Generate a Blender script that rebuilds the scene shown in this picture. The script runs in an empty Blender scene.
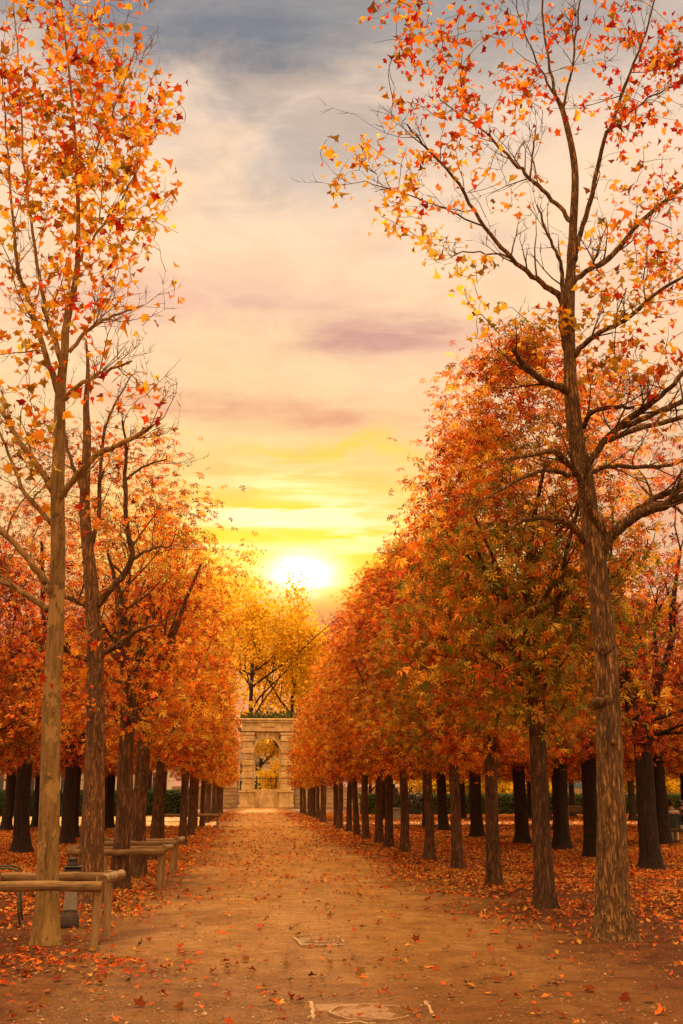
import bpy, math, random
import numpy as np
from mathutils import Vector, Matrix

random.seed(7)
RNG = np.random.default_rng(7)
scene = bpy.context.scene
COL = scene.collection
R = math.radians

# ------------------------------------------------------------------ camera
W, H = 683, 1024
FPX = 1052.0
CAM_H = 1.6
PITCH, YAW = R(15.0), R(4.70)
cam_d = bpy.data.cameras.new("camera")
cam = bpy.data.objects.new("camera", cam_d)
COL.objects.link(cam)
cam.location = (0, 0, CAM_H)
cam.rotation_euler = (R(90) + PITCH, 0, -YAW)
cam_d.sensor_fit = 'VERTICAL'
cam_d.sensor_height = 36.0
cam_d.lens = 36.0 * FPX / H
cam_d.clip_end = 3000
scene.camera = cam
RM = cam.rotation_euler.to_matrix()


def ray(px, py):
    return (RM @ Vector(((px - W / 2) / FPX, -(py - H / 2) / FPX, -1.0))).normalized()


def P(px, py, Y):
    """world point seen at a photo position, on the plane at distance Y down the path"""
    d = ray(px, py)
    return Vector((0, 0, CAM_H)) + d * (Y / d.y)


def G(px, py):
    d = ray(px, py)
    return Vector((0, 0, CAM_H)) + d * (-CAM_H / d.z)


def PXM(Y):
    return FPX / Y


# ------------------------------------------------------------------ helpers
def tag(o, label=None, cat=None, group=None, kind=None):
    if label: o['label'] = label
    if cat: o['category'] = cat
    if group: o['group'] = group
    if kind: o['kind'] = kind
    return o


def empty(name, loc, rz=0.0):
    o = bpy.data.objects.new(name, None)
    COL.objects.link(o)
    o.location = loc
    o.rotation_euler = (0, 0, rz)
    o.empty_display_size = 0.2
    return o


def link(name, me, parent=None, loc=(0, 0, 0)):
    o = bpy.data.objects.new(name, me)
    COL.objects.link(o)
    if parent: o.parent = parent
    o.location = loc
    return o


class MB:
    """collects shapes that become ONE mesh object"""

    def __init__(s):
        s.v = []; s.f = []

    def add(s, v, f):
        b = len(s.v)
        s.v += [tuple(p) for p in v]
        s.f += [tuple(i + b for i in q) for q in f]

    def box(s, c, d, rz=0.0, taper=1.0, bev=0.0):
        x, y, z = d[0] / 2, d[1] / 2, d[2] / 2
        m = Matrix.Rotation(rz, 3, 'Z')
        c = Vector(c)
        if bev <= 0:
            v = []
            for zz, t in ((-z, 1.0), (z, taper)):
                for sx, sy in ((-1, -1), (1, -1), (1, 1), (-1, 1)):
                    v.append(c + m @ Vector((sx * x * t, sy * y * t, zz)))
            s.add(v, [(3, 2, 1, 0), (4, 5, 6, 7), (0, 1, 5, 4), (1, 2, 6, 5), (2, 3, 7, 6), (3, 0, 4, 7)])
        else:
            b = min(bev, x * .9, y * .9, z * .9)
            rings = []
            for zz, ins, t in ((-z, b, 1), (-z + b, 0, 1), (z - b, 0, taper), (z, b, taper)):
                xx, yy = (x - ins) * t, (y - ins) * t
                k = b * .4 if ins == 0 else b * .3
                ring = []
                for sx, sy in ((-1, -1), (1, -1), (1, 1), (-1, 1)):
                    if sx * sy > 0:
                        ring += [(sx * xx, sy * (yy - k)), (sx * (xx - k), sy * yy)]
                    else:
                        ring += [(sx * (xx - k), sy * yy), (sx * xx, sy * (yy - k))]
                rings.append([c + m @ Vector((p[0], p[1], zz)) for p in ring])
            v = [p for r in rings for p in r]
            n = 8
            f = [tuple(range(n))[::-1], tuple(range(3 * n, 4 * n))]
            for r in range(3):
                for i in range(n):
                    f.append((r * n + i, r * n + (i + 1) % n, (r + 1) * n + (i + 1) % n, (r + 1) * n + i))
            s.add(v, f)

    def tube(s, pts, rad, sides=8, wob=0.0, cap=True):
        pts = [Vector(p) for p in pts]
        n = len(pts)
        if not hasattr(rad, '__len__'): rad = [rad] * n
        v = []
        ref = Vector((0, 0, 1))
        t0 = (pts[1] - pts[0]).normalized()
        if abs(t0.z) > .8: ref = Vector((1, 0, 0))
        u = t0.cross(ref).normalized()
        for i in range(n):
            t = (pts[min(i + 1, n - 1)] - pts[max(i - 1, 0)]).normalized()
            u = (u - t * u.dot(t))
            if u.length < 1e-6: u = t.orthogonal()
            u.normalize()
            w = t.cross(u)
            for k in range(sides):
                a = 2 * math.pi * k / sides
                r = rad[i] * (1 + (random.uniform(-wob, wob) if wob else 0))
                v.append(pts[i] + (u * math.cos(a) + w * math.sin(a)) * r)
        f = []
        for i in range(n - 1):
            for k in range(sides):
                f.append((i * sides + k, i * sides + (k + 1) % sides, (i + 1) * sides + (k + 1) % sides, (i + 1) * sides + k))
        if cap:
            f.append(tuple(range(sides))[::-1])
            f.append(tuple(range((n - 1) * sides, n * sides)))
        s.add(v, f)

    def lathe(s, c, prof, sides=16, sx=1.0, sy=1.0):
        c = Vector(c)
        v = []; f = []
        for r, z in prof:
            for k in range(sides):
                a = 2 * math.pi * k / sides
                v.append(c + Vector((r * math.cos(a) * sx, r * math.sin(a) * sy, z)))
        for i in range(len(prof) - 1):
            for k in range(sides):
                f.append((i * sides + k, i * sides + (k + 1) % sides, (i + 1) * sides + (k + 1) % sides, (i + 1) * sides + k))
        f.append(tuple(range(sides))[::-1])
        f.append(tuple(range((len(prof) - 1) * sides, len(prof) * sides)))
        s.add(v, f)

    def prism(s, outline, y0, y1):
        """outline in (x, z), extruded along y"""
        n = len(outline)
        v = [(p[0], y0, p[1]) for p in outline] + [(p[0], y1, p[1]) for p in outline]
        f = [tuple(range(n)), tuple(range(n, 2 * n))[::-1]]
        for i in range(n):
            f.append((i, i + n, (i + 1) % n + n, (i + 1) % n))
        s.add(v, f)

    def mesh(s, name, m, smooth=False):
        me = bpy.data.meshes.new(name)
        me.from_pydata([tuple(p) for p in s.v], [], s.f)
        if m: me.materials.append(m)
        if smooth:
            me.polygons.foreach_set('use_smooth', [True] * len(me.polygons))
        me.update()
        return me

    def build(s, name, m, parent=None, smooth=False, loc=(0, 0, 0)):
        return link(name, s.mesh(name, m, smooth), parent, loc)


def rand_frames(n, normal, rng):
    """n rotation matrices (columns: tangent, bitangent, normal) about given normals (n,3)"""
    nrm = normal / (np.linalg.norm(normal, axis=1, keepdims=True) + 1e-9)
    t = rng.normal(size=(n, 3))
    t -= nrm * np.sum(t * nrm, axis=1, keepdims=True)
    t /= (np.linalg.norm(t, axis=1, keepdims=True) + 1e-9)
    b = np.cross(nrm, t)
    return np.stack([t, b, nrm], axis=2)


def scatter_mesh(name, tmpl, pos, frames, scale, attrs, m):
    """many small copies of a leaf shape baked into one mesh"""
    TV, TF = tmpl
    k = TV.shape[-2]; n = len(pos)
    if TV.ndim == 3:
        pick = np.random.default_rng(n).integers(0, TV.shape[0], n)
        V = np.einsum('nij,nkj->nki', frames, TV[pick]) * scale[:, None, None] + pos[:, None, :]
    else:
        V = np.einsum('nij,kj->nki', frames, TV) * scale[:, None, None] + pos[:, None, :]
    V = V.reshape(-1, 3)
    side = TF.shape[1]
    F = (TF[None, :, :] + (np.arange(n) * k)[:, None, None]).reshape(-1)
    me = bpy.data.meshes.new(name)
    me.vertices.add(len(V)); me.vertices.foreach_set('co', V.astype(np.float32).ravel())
    me.loops.add(len(F)); me.loops.foreach_set('vertex_index', F.astype(np.int32))
    nf = len(F) // side
    me.polygons.add(nf)
    me.polygons.foreach_set('loop_start', (np.arange(nf) * side).astype(np.int32))
    try:
        me.polygons.foreach_set('loop_total', np.full(nf, side, dtype=np.int32))
    except Exception:
        pass
    me.update(calc_edges=True)
    attrs = dict(attrs)
    if 'wither' not in attrs:
        attrs['wither'] = np.random.default_rng(n + 5).beta(1.1, 1.7, n)
    for an, arr in attrs.items():
        a = me.attributes.new(an, 'FLOAT', 'POINT')
        a.data.foreach_set('value', np.repeat(arr, k).astype(np.float32))
    me.materials.append(m)
    return me


# leaf templates -----------------------------------------------------------
def palmate():
    v = []; f = []
    for a, l in ((-125, .55), (-75, .8), (-28, 1.0), (24, .98), (72, .82), (122, .58)):
        a = R(a)
        d = np.array([math.cos(a), math.sin(a), 0]); s = np.array([-math.sin(a), math.cos(a), 0])
        b = len(v)
        mid = d * .62 * l; w = .15 * l
        v += [d * .05, mid - s * w + np.array([0, 0, -.06 * l]), d * l + np.array([0, 0, -.45 * l]), mid + s * w + np.array([0, 0, -.06 * l])]
        v[b + 1][2] -= .03; v[b + 3][2] -= .03
        f.append((b, b + 1, b + 2, b + 3))
    return np.array(v), np.array(f)


def lobed(curl=.18):
    pol = [(180, .22), (212, .66), (247, .47), (288, .86), (322, .58), (2, 1.0), (36, .56), (73, .84), (112, .48), (148, .64)]
    v = [np.array([0, 0, 0.0])]
    for a, r in pol:
        a = R(a)
        x, y = r * math.cos(a), r * math.sin(a)
        v.append(np.array([x, y, curl * (abs(y) ** 1.5) - curl * .8 * x * x]))
    n = len(pol)
    f = [(0, 1 + i, 1 + (i + 1) % n) for i in range(n)]
    return np.array(v) * .62, np.array(f)


def simple_leaf():
    v = np.array([(-.5, 0, .06), (0, -.3, -.02), (.55, 0, .1), (0, .3, .03)])
    return v, np.array([(0, 1, 2, 3)])


def curled_leaf(k=.3):
    pol = [(180, .5), (215, .5), (250, .32), (290, .66), (325, .38), (0, .75), (35, .38), (70, .66), (110, .32), (145, .5)]
    v = [np.array([0, 0, 0.0])]
    for a, r in pol:
        a = R(a); x, y = r * math.cos(a), r * math.sin(a)
        v.append(np.array([x, y, k * (y * y * 1.6 + .5 * x * abs(x))]))
    n = len(pol)
    return np.array(v), np.array([(0, 1 + i, 1 + (i + 1) % n) for i in range(n)])


def variants(makers, jit, seed):
    rng = np.random.default_rng(seed)
    out = []; F = None
    for mk in makers:
        v, F = mk()
        out.append(v * (1 + rng.normal(0, jit, v.shape)) * np.array([1, rng.uniform(.6, 1.05), rng.uniform(.7, 1.5)]))
    return np.array(out), F


T_PALM = variants([palmate] * 10, .13, 1)
T_LOBE = variants([lambda c=c: lobed(c) for c in (.18, .5, .9, -.4, .3, 1.1, .7, -.7, .1, .6)], .09, 2)
T_SIMPLE = simple_leaf()
T_CURL = variants([lambda c=c: curled_leaf(c) for c in (.1, .3, .5, .8, -.2, .2, .6, .05)], .16, 3)


# ------------------------------------------------------------------ materials
def new_mat(name):
    m = bpy.data.materials.new(name)
    m.use_nodes = True
    nt = m.node_tree
    bsdf = nt.nodes['Principled BSDF']
    return m, nt, bsdf


def ramp(nt, stops, interp='LINEAR'):
    n = nt.nodes.new('ShaderNodeValToRGB')
    cr = n.color_ramp
    cr.interpolation = interp
    while len(cr.elements) < len(stops): cr.elements.new(.5)
    for e, (p, c) in zip(cr.elements, stops):
        e.position = p; e.color = (*c, 1)
    return n


def noise(nt, vec, scale, detail=6, rough=.6, dist=0.0):
    n = nt.nodes.new('ShaderNodeTexNoise')
    n.inputs['Scale'].default_value = scale
    n.inputs['Detail'].default_value = detail
    n.inputs['Roughness'].default_value = rough
    n.inputs['Distortion'].default_value = dist
    if vec is not None: nt.links.new(vec, n.inputs['Vector'])
    return n


def mapping(nt, scale, src='Object'):
    tc = nt.nodes.new('ShaderNodeTexCoord')
    mp = nt.nodes.new('ShaderNodeMapping')
    mp.inputs['Scale'].default_value = scale
    nt.links.new(tc.outputs[src], mp.inputs['Vector'])
    return mp.outputs['Vector']


def math_n(nt, op, a, b=None, c=None, clamp=False):
    n = nt.nodes.new('ShaderNodeMath')
    n.operation = op; n.use_clamp = clamp
    for i, x in enumerate((a, b, c)):
        if x is None: continue
        if isinstance(x, (int, float)): n.inputs[i].default_value = x
        else: nt.links.new(x, n.inputs[i])
    return n.outputs[0]


def mix_c(nt, fac, a, b, mode='MIX'):
    n = nt.nodes.new('ShaderNodeMixRGB')
    n.blend_type = mode
    for s, x in (('Fac', fac), ('Color1', a), ('Color2', b)):
        if isinstance(x, (int, float)): n.inputs[s].default_value = x
        elif isinstance(x, tuple): n.inputs[s].default_value = (*x, 1)
        else: nt.links.new(x, n.inputs[s])
    return n.outputs['Color']


def bump(nt, h, strength, dist, bsdf):
    b = nt.nodes.new('ShaderNodeBump')
    b.inputs['Strength'].default_value = strength
    b.inputs['Distance'].default_value = dist
    nt.links.new(h, b.inputs['Height'])
    nt.links.new(b.outputs['Normal'], bsdf.inputs['Normal'])


def basic(name, c1, c2, scale=(4, 4, 4), rough=.8, bstr=.3, bdist=.01, nscale=1.0, metal=0.0):
    m, nt, b = new_mat(name)
    v = mapping(nt, scale)
    n = noise(nt, v, nscale, 7, .65)
    r = ramp(nt, [(.3, c1), (.7, c2)])
    nt.links.new(n.outputs['Fac'], r.inputs['Fac'])
    nt.links.new(r.outputs['Color'], b.inputs['Base Color'])
    b.inputs['Roughness'].default_value = rough
    b.inputs['Metallic'].default_value = metal
    if bstr: bump(nt, n.outputs['Fac'], bstr, bdist, b)
    return m


def bark(name, dark, mid, light, patch=0.0, furrow=1.0):
    m, nt, b = new_mat(name)
    v = mapping(nt, (9, 9, 1.1))
    n1 = noise(nt, v, 2.2, 8, .7, .6)
    v2 = mapping(nt, (3, 3, 1.6))
    n2 = noise(nt, v2, 1.3, 5, .6)
    v3 = mapping(nt, (30, 30, 5))
    n3 = noise(nt, v3, 1.5, 4, .6)
    r = ramp(nt, [(.36, dark), (.5, mid), (.64, light)])
    h = math_n(nt, 'ADD', math_n(nt, 'MULTIPLY', n1.outputs['Fac'], .7), math_n(nt, 'MULTIPLY', n3.outputs['Fac'], .3))
    nt.links.new(h, r.inputs['Fac'])
    c = r.outputs['Color']
    c = mix_c(nt, math_n(nt, 'MULTIPLY', math_n(nt, 'GREATER_THAN', n2.outputs['Fac'], .56), .35 + patch), c, tuple(x * 1.25 for x in light) if patch else dark)
    # lichen and damp speckle
    vo = nt.nodes.new('ShaderNodeTexVoronoi'); vo.inputs['Scale'].default_value = 9
    nt.links.new(mapping(nt, (1, 1, .7)), vo.inputs['Vector'])
    c = mix_c(nt, math_n(nt, 'MULTIPLY', math_n(nt, 'LESS_THAN', math_n(nt, 'ADD', vo.outputs['Distance'], math_n(nt, 'MULTIPLY', n3.outputs['Fac'], .25)), .26), .6), c, dark)
    if furrow > .6:
        vc = nt.nodes.new('ShaderNodeTexVoronoi'); vc.feature = 'DISTANCE_TO_EDGE'; vc.inputs['Scale'].default_value = 1.0
        va = nt.nodes.new('ShaderNodeVectorMath'); va.operation = 'MULTIPLY_ADD'
        nt.links.new(n3.outputs['Color'], va.inputs[0]); va.inputs[1].default_value = (2.2, 2.2, 1.2)
        nt.links.new(mapping(nt, (26, 26, 3.6)), va.inputs[2])
        nt.links.new(va.outputs[0], vc.inputs['Vector'])
        ck = nt.nodes.new('ShaderNodeMapRange'); ck.inputs['From Min'].default_value = .01; ck.inputs['From Max'].default_value = .22
        nt.links.new(vc.outputs['Distance'], ck.inputs['Value'])
        c = mix_c(nt, math_n(nt, 'MULTIPLY', math_n(nt, 'SUBTRACT', 1.0, ck.outputs[0]), .6), c, tuple(x * .8 for x in dark))
        h = math_n(nt, 'ADD', math_n(nt, 'MULTIPLY', h, .6), math_n(nt, 'MULTIPLY', ck.outputs[0], .5))
    else:
        # dark eyes and flaked plates of smooth bark
        ne = noise(nt, mapping(nt, (7, 7, 9)), 1.0, 3, .5)
        c = mix_c(nt, math_n(nt, 'MULTIPLY', math_n(nt, 'GREATER_THAN', ne.outputs['Fac'], .66), .65), c, dark)
    oi = nt.nodes.new('ShaderNodeObjectInfo')
    hs = nt.nodes.new('ShaderNodeHueSaturation')
    nt.links.new(c, hs.inputs['Color'])
    nt.links.new(math_n(nt, 'ADD', .8, math_n(nt, 'MULTIPLY', oi.outputs['Random'], .4)), hs.inputs['Value'])
    nt.links.new(hs.outputs['Color'], b.inputs['Base Color'])
    b.inputs['Roughness'].default_value = .92
    bump(nt, h, min(1, .9 * furrow), .06 * furrow, b)
    return m


def leaf_mat(name, stops, green, transl=.45):
    m, nt, b = new_mat(name)
    at = nt.nodes.new('ShaderNodeAttribute'); at.attribute_name = 'tone'
    ag = nt.nodes.new('ShaderNodeAttribute'); ag.attribute_name = 'grn'
    oi = nt.nodes.new('ShaderNodeObjectInfo')
    sx = nt.nodes.new('ShaderNodeSeparateColor')
    nt.links.new(oi.outputs['Color'], sx.inputs['Color'])
    t = math_n(nt, 'ADD', at.outputs['Fac'], math_n(nt, 'SUBTRACT', sx.outputs['Red'], .5))
    t = math_n(nt, 'ADD', t, math_n(nt, 'MULTIPLY', math_n(nt, 'SUBTRACT', oi.outputs['Random'], .5), .14), clamp=True)
    r = ramp(nt, stops)
    nt.links.new(t, r.inputs['Fac'])
    gf = math_n(nt, 'MULTIPLY', ag.outputs['Fac'], sx.outputs['Green'], clamp=True)
    c = mix_c(nt, gf, r.outputs['Color'], green)
    av = nt.nodes.new('ShaderNodeAttribute'); av.attribute_name = 'wither'
    hv = nt.nodes.new('ShaderNodeHueSaturation')
    nt.links.new(c, hv.inputs['Color'])
    nt.links.new(math_n(nt, 'SUBTRACT', 1.22, math_n(nt, 'MULTIPLY', av.outputs['Fac'], .95)), hv.inputs['Value'])
    c = hv.outputs['Color']
    nt.links.new(c, b.inputs['Base Color'])
    b.inputs['Roughness'].default_value = .55
    b.inputs['Specular IOR Level'].default_value = .3
    tr = nt.nodes.new('ShaderNodeBsdfTranslucent')
    nt.links.new(c, tr.inputs['Color'])
    mx = nt.nodes.new('ShaderNodeMixShader')
    mx.inputs[0].default_value = transl
    nt.links.new(b.outputs[0], mx.inputs[1]); nt.links.new(tr.outputs[0], mx.inputs[2])
    nt.links.new(mx.outputs[0], nt.nodes['Material Output'].inputs['Surface'])
    return m


M = {}
M['leaf'] = leaf_mat('autumn_leaf', [(0, (.15, .014, .008)), (.16, (.46, .042, .010)), (.34, (.74, .13, .010)), (.55, (.84, .26, .014)),
                                     (.78, (.88, .44, .024)), (1, (.90, .62, .07))], (.19, .21, .02), .42)
M['plane_leaf'] = leaf_mat('plane_leaf', [(0, (.30, .02, .012)), (.18, (.62, .04, .014)), (.34, (.66, .13, .012)), (.55, (.78, .29, .016)),
                                          (.8, (.86, .48, .026)), (1, (.88, .64, .07))], (.20, .14, .02), .4)
M['plane_leaf'].node_tree.nodes['Principled BSDF'].inputs['Roughness'].default_value = .7
M['plane_leaf'].node_tree.nodes['Principled BSDF'].inputs['Specular IOR Level'].default_value = .15
M['yellow_leaf'] = leaf_mat('yellow_leaf', [(0, (.50, .26, .014)), (.35, (.78, .46, .018)), (.7, (.90, .64, .03)), (1, (.92, .75, .07))], (.42, .38, .03), .6)
M['litter'] = leaf_mat('litter_leaf', [(0, (.08, .016, .008)), (.3, (.24, .028, .008)), (.55, (.42, .054, .010)), (.8, (.50, .12, .016)), (1, (.54, .26, .05))], (.17, .075, .03), .1)
M['litter'].node_tree.nodes['Principled BSDF'].inputs['Roughness'].default_value = .85
M['litter'].node_tree.nodes['Principled BSDF'].inputs['Specular IOR Level'].default_value = .12
M['hedge_leaf'] = leaf_mat('hedge_leaf', [(0, (.025, .045, .012)), (.5, (.05, .085, .018)), (1, (.12, .15, .03))], (.1, .12, .02), .3)
M['bark_plane'] = bark('plane_bark', (.075, .042, .014), (.24, .145, .042), (.36, .23, .075), .25, .5)
M['bark_furrow'] = bark('furrowed_bark', (.045, .021, .007), (.34, .175, .05), (.52, .31, .10), .0, 1.3)
M['bark_chest'] = bark('chestnut_bark', (.034, .016, .007), (.18, .082, .03), (.31, .16, .062))
M['bark_dark'] = bark('dark_bark', (.014, .008, .006), (.045, .022, .013), (.085, .044, .025))
M['bark_warm'] = bark('warm_brown_bark', (.05, .022, .008), (.26, .125, .042), (.38, .21, .075))
M['stone'] = basic('golden_stone', (.36, .24, .09), (.80, .60, .28), (1.0, 1.0, .6), .85, .4, .03, 1.6)
M['stone_dark'] = basic('weathered_stone', (.32, .22, .11), (.54, .39, .20), (1, 1, 2), .9, .4, .03, 1.6)
M['wood'] = basic('weathered_log', (.075, .04, .015), (.30, .185, .07), (3, 14, 14), .85, .5, .008, 1.4)
M['wood_post'] = basic('weathered_post', (.17, .10, .04), (.40, .26, .11), (16, 16, 2.5), .85, .5, .008, 1.4)
M['iron'] = basic('dark_iron', (.012, .012, .012), (.035, .03, .026), (8, 8, 8), .5, .2, .004, 1.5)
M['green_metal'] = basic('green_painted_metal', (.02, .035, .022), (.04, .06, .035), (20, 20, 20), .45, .1, .002, 1.5)
M['grey_stone'] = basic('grey_pedestal_stone', (.16, .14, .11), (.30, .27, .21), (9, 9, 9), .8, .3, .006, 1.5)
M['dark_stone'] = basic('dark_base_stone', (.035, .026, .02), (.08, .055, .04), (9, 9, 9), .8, .4, .008, 1.5)
M['pale_stone'] = basic('pale_cover_stone', (.22, .13, .055), (.42, .29, .15), (14, 14, 14), .9, .3, .004, 1.4)
M['cover_slab'] = basic('sandy_slab', (.13, .065, .025), (.27, .155, .065), (5, 5, 5), .95, .5, .02, 1.6)
M['facade'] = basic('pale_facade', (.42, .34, .22), (.56, .47, .33), (.6, .6, .6), .9, .1, .02, 1.5)
M['roof'] = basic('slate_roof', (.09, .085, .085), (.15, .14, .135), (1, 1, 8), .7, .2, .02, 1.5)
M['glass'] = basic('window_glass', (.03, .03, .032), (.06, .055, .05), (.5, .5, .5), .15, 0, .01, 1.0)
M['awning'] = basic('blue_canvas', (.05, .14, .20), (.09, .22, .28), (2, 2, 2), .8, .1, .01, 1.4)
M['white_canvas'] = basic('pale_canvas', (.55, .52, .42), (.70, .66, .55), (2, 2, 2), .8, .1, .01, 1.4)
M['bronze'] = basic('dark_bronze', (.02, .018, .015), (.05, .042, .032), (5, 5, 5), .5, .2, .01, 1.5)
M['skin'] = basic('skin', (.42, .22, .14), (.5, .28, .18), (4, 4, 4), .6, 0, .01, 1.0)
M['hair'] = basic('dark_hair', (.012, .008, .006), (.03, .02, .013), (30, 30, 6), .6, .4, .01, 1.2)
M['trousers'] = basic('dark_trousers', (.014, .015, .02), (.03, .03, .036), (6, 6, 6), .85, .3, .01, 1.4)
M['coat'] = basic('black_coat', (.010, .010, .013), (.022, .02, .024), (6, 6, 6), .85, .3, .01, 1.4)
M['trouser_tan'] = basic('tan_trousers', (.26, .16, .09), (.34, .22, .12), (6, 6, 6), .85, .3, .01, 1.4)
M['pale_cloth'] = basic('pale_cloth', (.5, .44, .36), (.62, .55, .45), (6, 6, 6), .85, .3, .01, 1.4)


def jacket_mat():
    m, nt, b = new_mat('jacket_with_pale_yoke')
    tc = nt.nodes.new('ShaderNodeTexCoord')
    sx = nt.nodes.new('ShaderNodeSeparateXYZ')
    nt.links.new(tc.outputs['Object'], sx.inputs[0])
    band = math_n(nt, 'MULTIPLY', math_n(nt, 'GREATER_THAN', sx.outputs['Z'], .97), math_n(nt, 'LESS_THAN', sx.outputs['Z'], 1.07))
    nt.links.new(mix_c(nt, band, (.016, .016, .024), (.62, .5, .36)), b.inputs['Base Color'])
    b.inputs['Roughness'].default_value = .8
    return m


M['jacket'] = jacket_mat()


def ground_mat():
    m, nt, b = new_mat('sandy_ground')
    tc = nt.nodes.new('ShaderNodeTexCoord')
    sx = nt.nodes.new('ShaderNodeSeparateXYZ')
    nt.links.new(tc.outputs['Object'], sx.inputs[0])
    obj = tc.outputs['Object']
    nb = noise(nt, obj, .55, 6, .6)
    nm = noise(nt, obj, 2.6, 8, .7, .4)
    nf = noise(nt, obj, 38, 6, .75)
    nst = noise(nt, mapping(nt, (1.3, .35, 1)), 1.1, 6, .65, .8)
    sand = ramp(nt, [(.25, (.19, .085, .025)), (.5, (.43, .235, .07)), (.72, (.66, .43, .165))])
    nt.links.new(math_n(nt, 'ADD', math_n(nt, 'MULTIPLY', nm.outputs['Fac'], .55), math_n(nt, 'MULTIPLY', nst.outputs['Fac'], .45)), sand.inputs['Fac'])
    soil = ramp(nt, [(.3, (.07, .026, .012)), (.5, (.145, .052, .020)), (.7, (.235, .092, .030))])
    nt.links.new(nm.outputs['Fac'], soil.inputs['Fac'])
    # bare trodden strip along the walk, leaf stained earth under the trees
    wob = math_n(nt, 'MULTIPLY', math_n(nt, 'SUBTRACT', nb.outputs['Fac'], .5), 4.5)
    xx = math_n(nt, 'ADD', sx.outputs['X'], wob)
    dist = math_n(nt, 'ABSOLUTE', math_n(nt, 'SUBTRACT', xx, .9))
    edge = nt.nodes.new('ShaderNodeMapRange')
    edge.inputs['From Min'].default_value = 1.5; edge.inputs['From Max'].default_value = 3.3
    nt.links.new(dist, edge.inputs['Value'])
    c = mix_c(nt, edge.outputs[0], sand.outputs['Color'], soil.outputs['Color'])
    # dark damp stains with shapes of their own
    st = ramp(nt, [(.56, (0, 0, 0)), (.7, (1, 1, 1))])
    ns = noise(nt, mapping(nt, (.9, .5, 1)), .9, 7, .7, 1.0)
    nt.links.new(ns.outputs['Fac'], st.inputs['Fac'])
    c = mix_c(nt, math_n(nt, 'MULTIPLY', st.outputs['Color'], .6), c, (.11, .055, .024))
    # small stones and leaf crumbs
    vo = nt.nodes.new('ShaderNodeTexVoronoi'); vo.inputs['Scale'].default_value = 26
    nt.links.new(obj, vo.inputs['Vector'])
    crumb = math_n(nt, 'LESS_THAN', vo.outputs['Distance'], .17)
    sel = nt.nodes.new('ShaderNodeSeparateColor'); nt.links.new(vo.outputs['Color'], sel.inputs['Color'])
    crumb = math_n(nt, 'MULTIPLY', crumb, math_n(nt, 'GREATER_THAN', sel.outputs['Red'], .5))
    vo2 = nt.nodes.new('ShaderNodeTexVoronoi'); vo2.inputs['Scale'].default_value = 9
    nt.links.new(mapping(nt, (1, .7, 1)), vo2.inputs['Vector'])
    sel2 = nt.nodes.new('ShaderNodeSeparateColor'); nt.links.new(vo2.outputs['Color'], sel2.inputs['Color'])
    crumb2 = math_n(nt, 'MULTIPLY', math_n(nt, 'LESS_THAN', math_n(nt, 'ADD', vo2.outputs['Distance'], math_n(nt, 'MULTIPLY', nf.outputs['Fac'], .35)), .4), math_n(nt, 'GREATER_THAN', sel2.outputs['Red'], .62))
    c = mix_c(nt, math_n(nt, 'MULTIPLY', crumb2, .55), c, (.16, .07, .03))
    c = mix_c(nt, math_n(nt, 'MULTIPLY', crumb, .75), c, (.17, .07, .028))
    # foreground shade painted into the ground colour at the near end of the walk
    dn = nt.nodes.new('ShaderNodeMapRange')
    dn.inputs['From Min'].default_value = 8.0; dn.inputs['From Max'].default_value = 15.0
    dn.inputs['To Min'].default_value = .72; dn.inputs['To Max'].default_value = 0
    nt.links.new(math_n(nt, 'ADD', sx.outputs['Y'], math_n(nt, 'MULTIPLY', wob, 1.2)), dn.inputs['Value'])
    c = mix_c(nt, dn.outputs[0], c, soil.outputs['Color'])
    g = ramp(nt, [(.3, (.50, .50, .50)), (.7, (1.25, 1.25, 1.25))])
    nt.links.new(nf.outputs['Fac'], g.inputs['Fac'])
    c = mix_c(nt, .85, c, g.outputs['Color'], 'MULTIPLY')
    nt.links.new(c, b.inputs['Base Color'])
    b.inputs['Roughness'].default_value = .95
    b.inputs['Specular IOR Level'].default_value = .15
    h = math_n(nt, 'ADD', math_n(nt, 'MULTIPLY', nm.outputs['Fac'], 1.0), math_n(nt, 'ADD', math_n(nt, 'MULTIPLY', nf.outputs['Fac'], .35), math_n(nt, 'MULTIPLY', crumb, .15)))
    bump(nt, h, 1.0, .11, b)
    return m


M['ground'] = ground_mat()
M['grit'] = leaf_mat('grit', [(0, (.06, .025, .010)), (.5, (.13, .06, .024)), (1, (.30, .18, .08))], (.1, .1, .1), .02)
M['gravel'] = basic('pale_gravel', (.46, .33, .16), (.66, .50, .28), (3, 3, 3), .95, .4, .02, 2.0)

# ------------------------------------------------------------------ world + sun
SUN_DIR = ray(302, 577)
SUN_EL = math.asin(SUN_DIR.z)
SUN_AZ = math.atan2(SUN_DIR.x, SUN_DIR.y)


def pix_dir(px, py):
    d = ray(px, py)
    return math.degrees(math.atan2(d.x, d.y)), math.degrees(math.asin(d.z))


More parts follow.
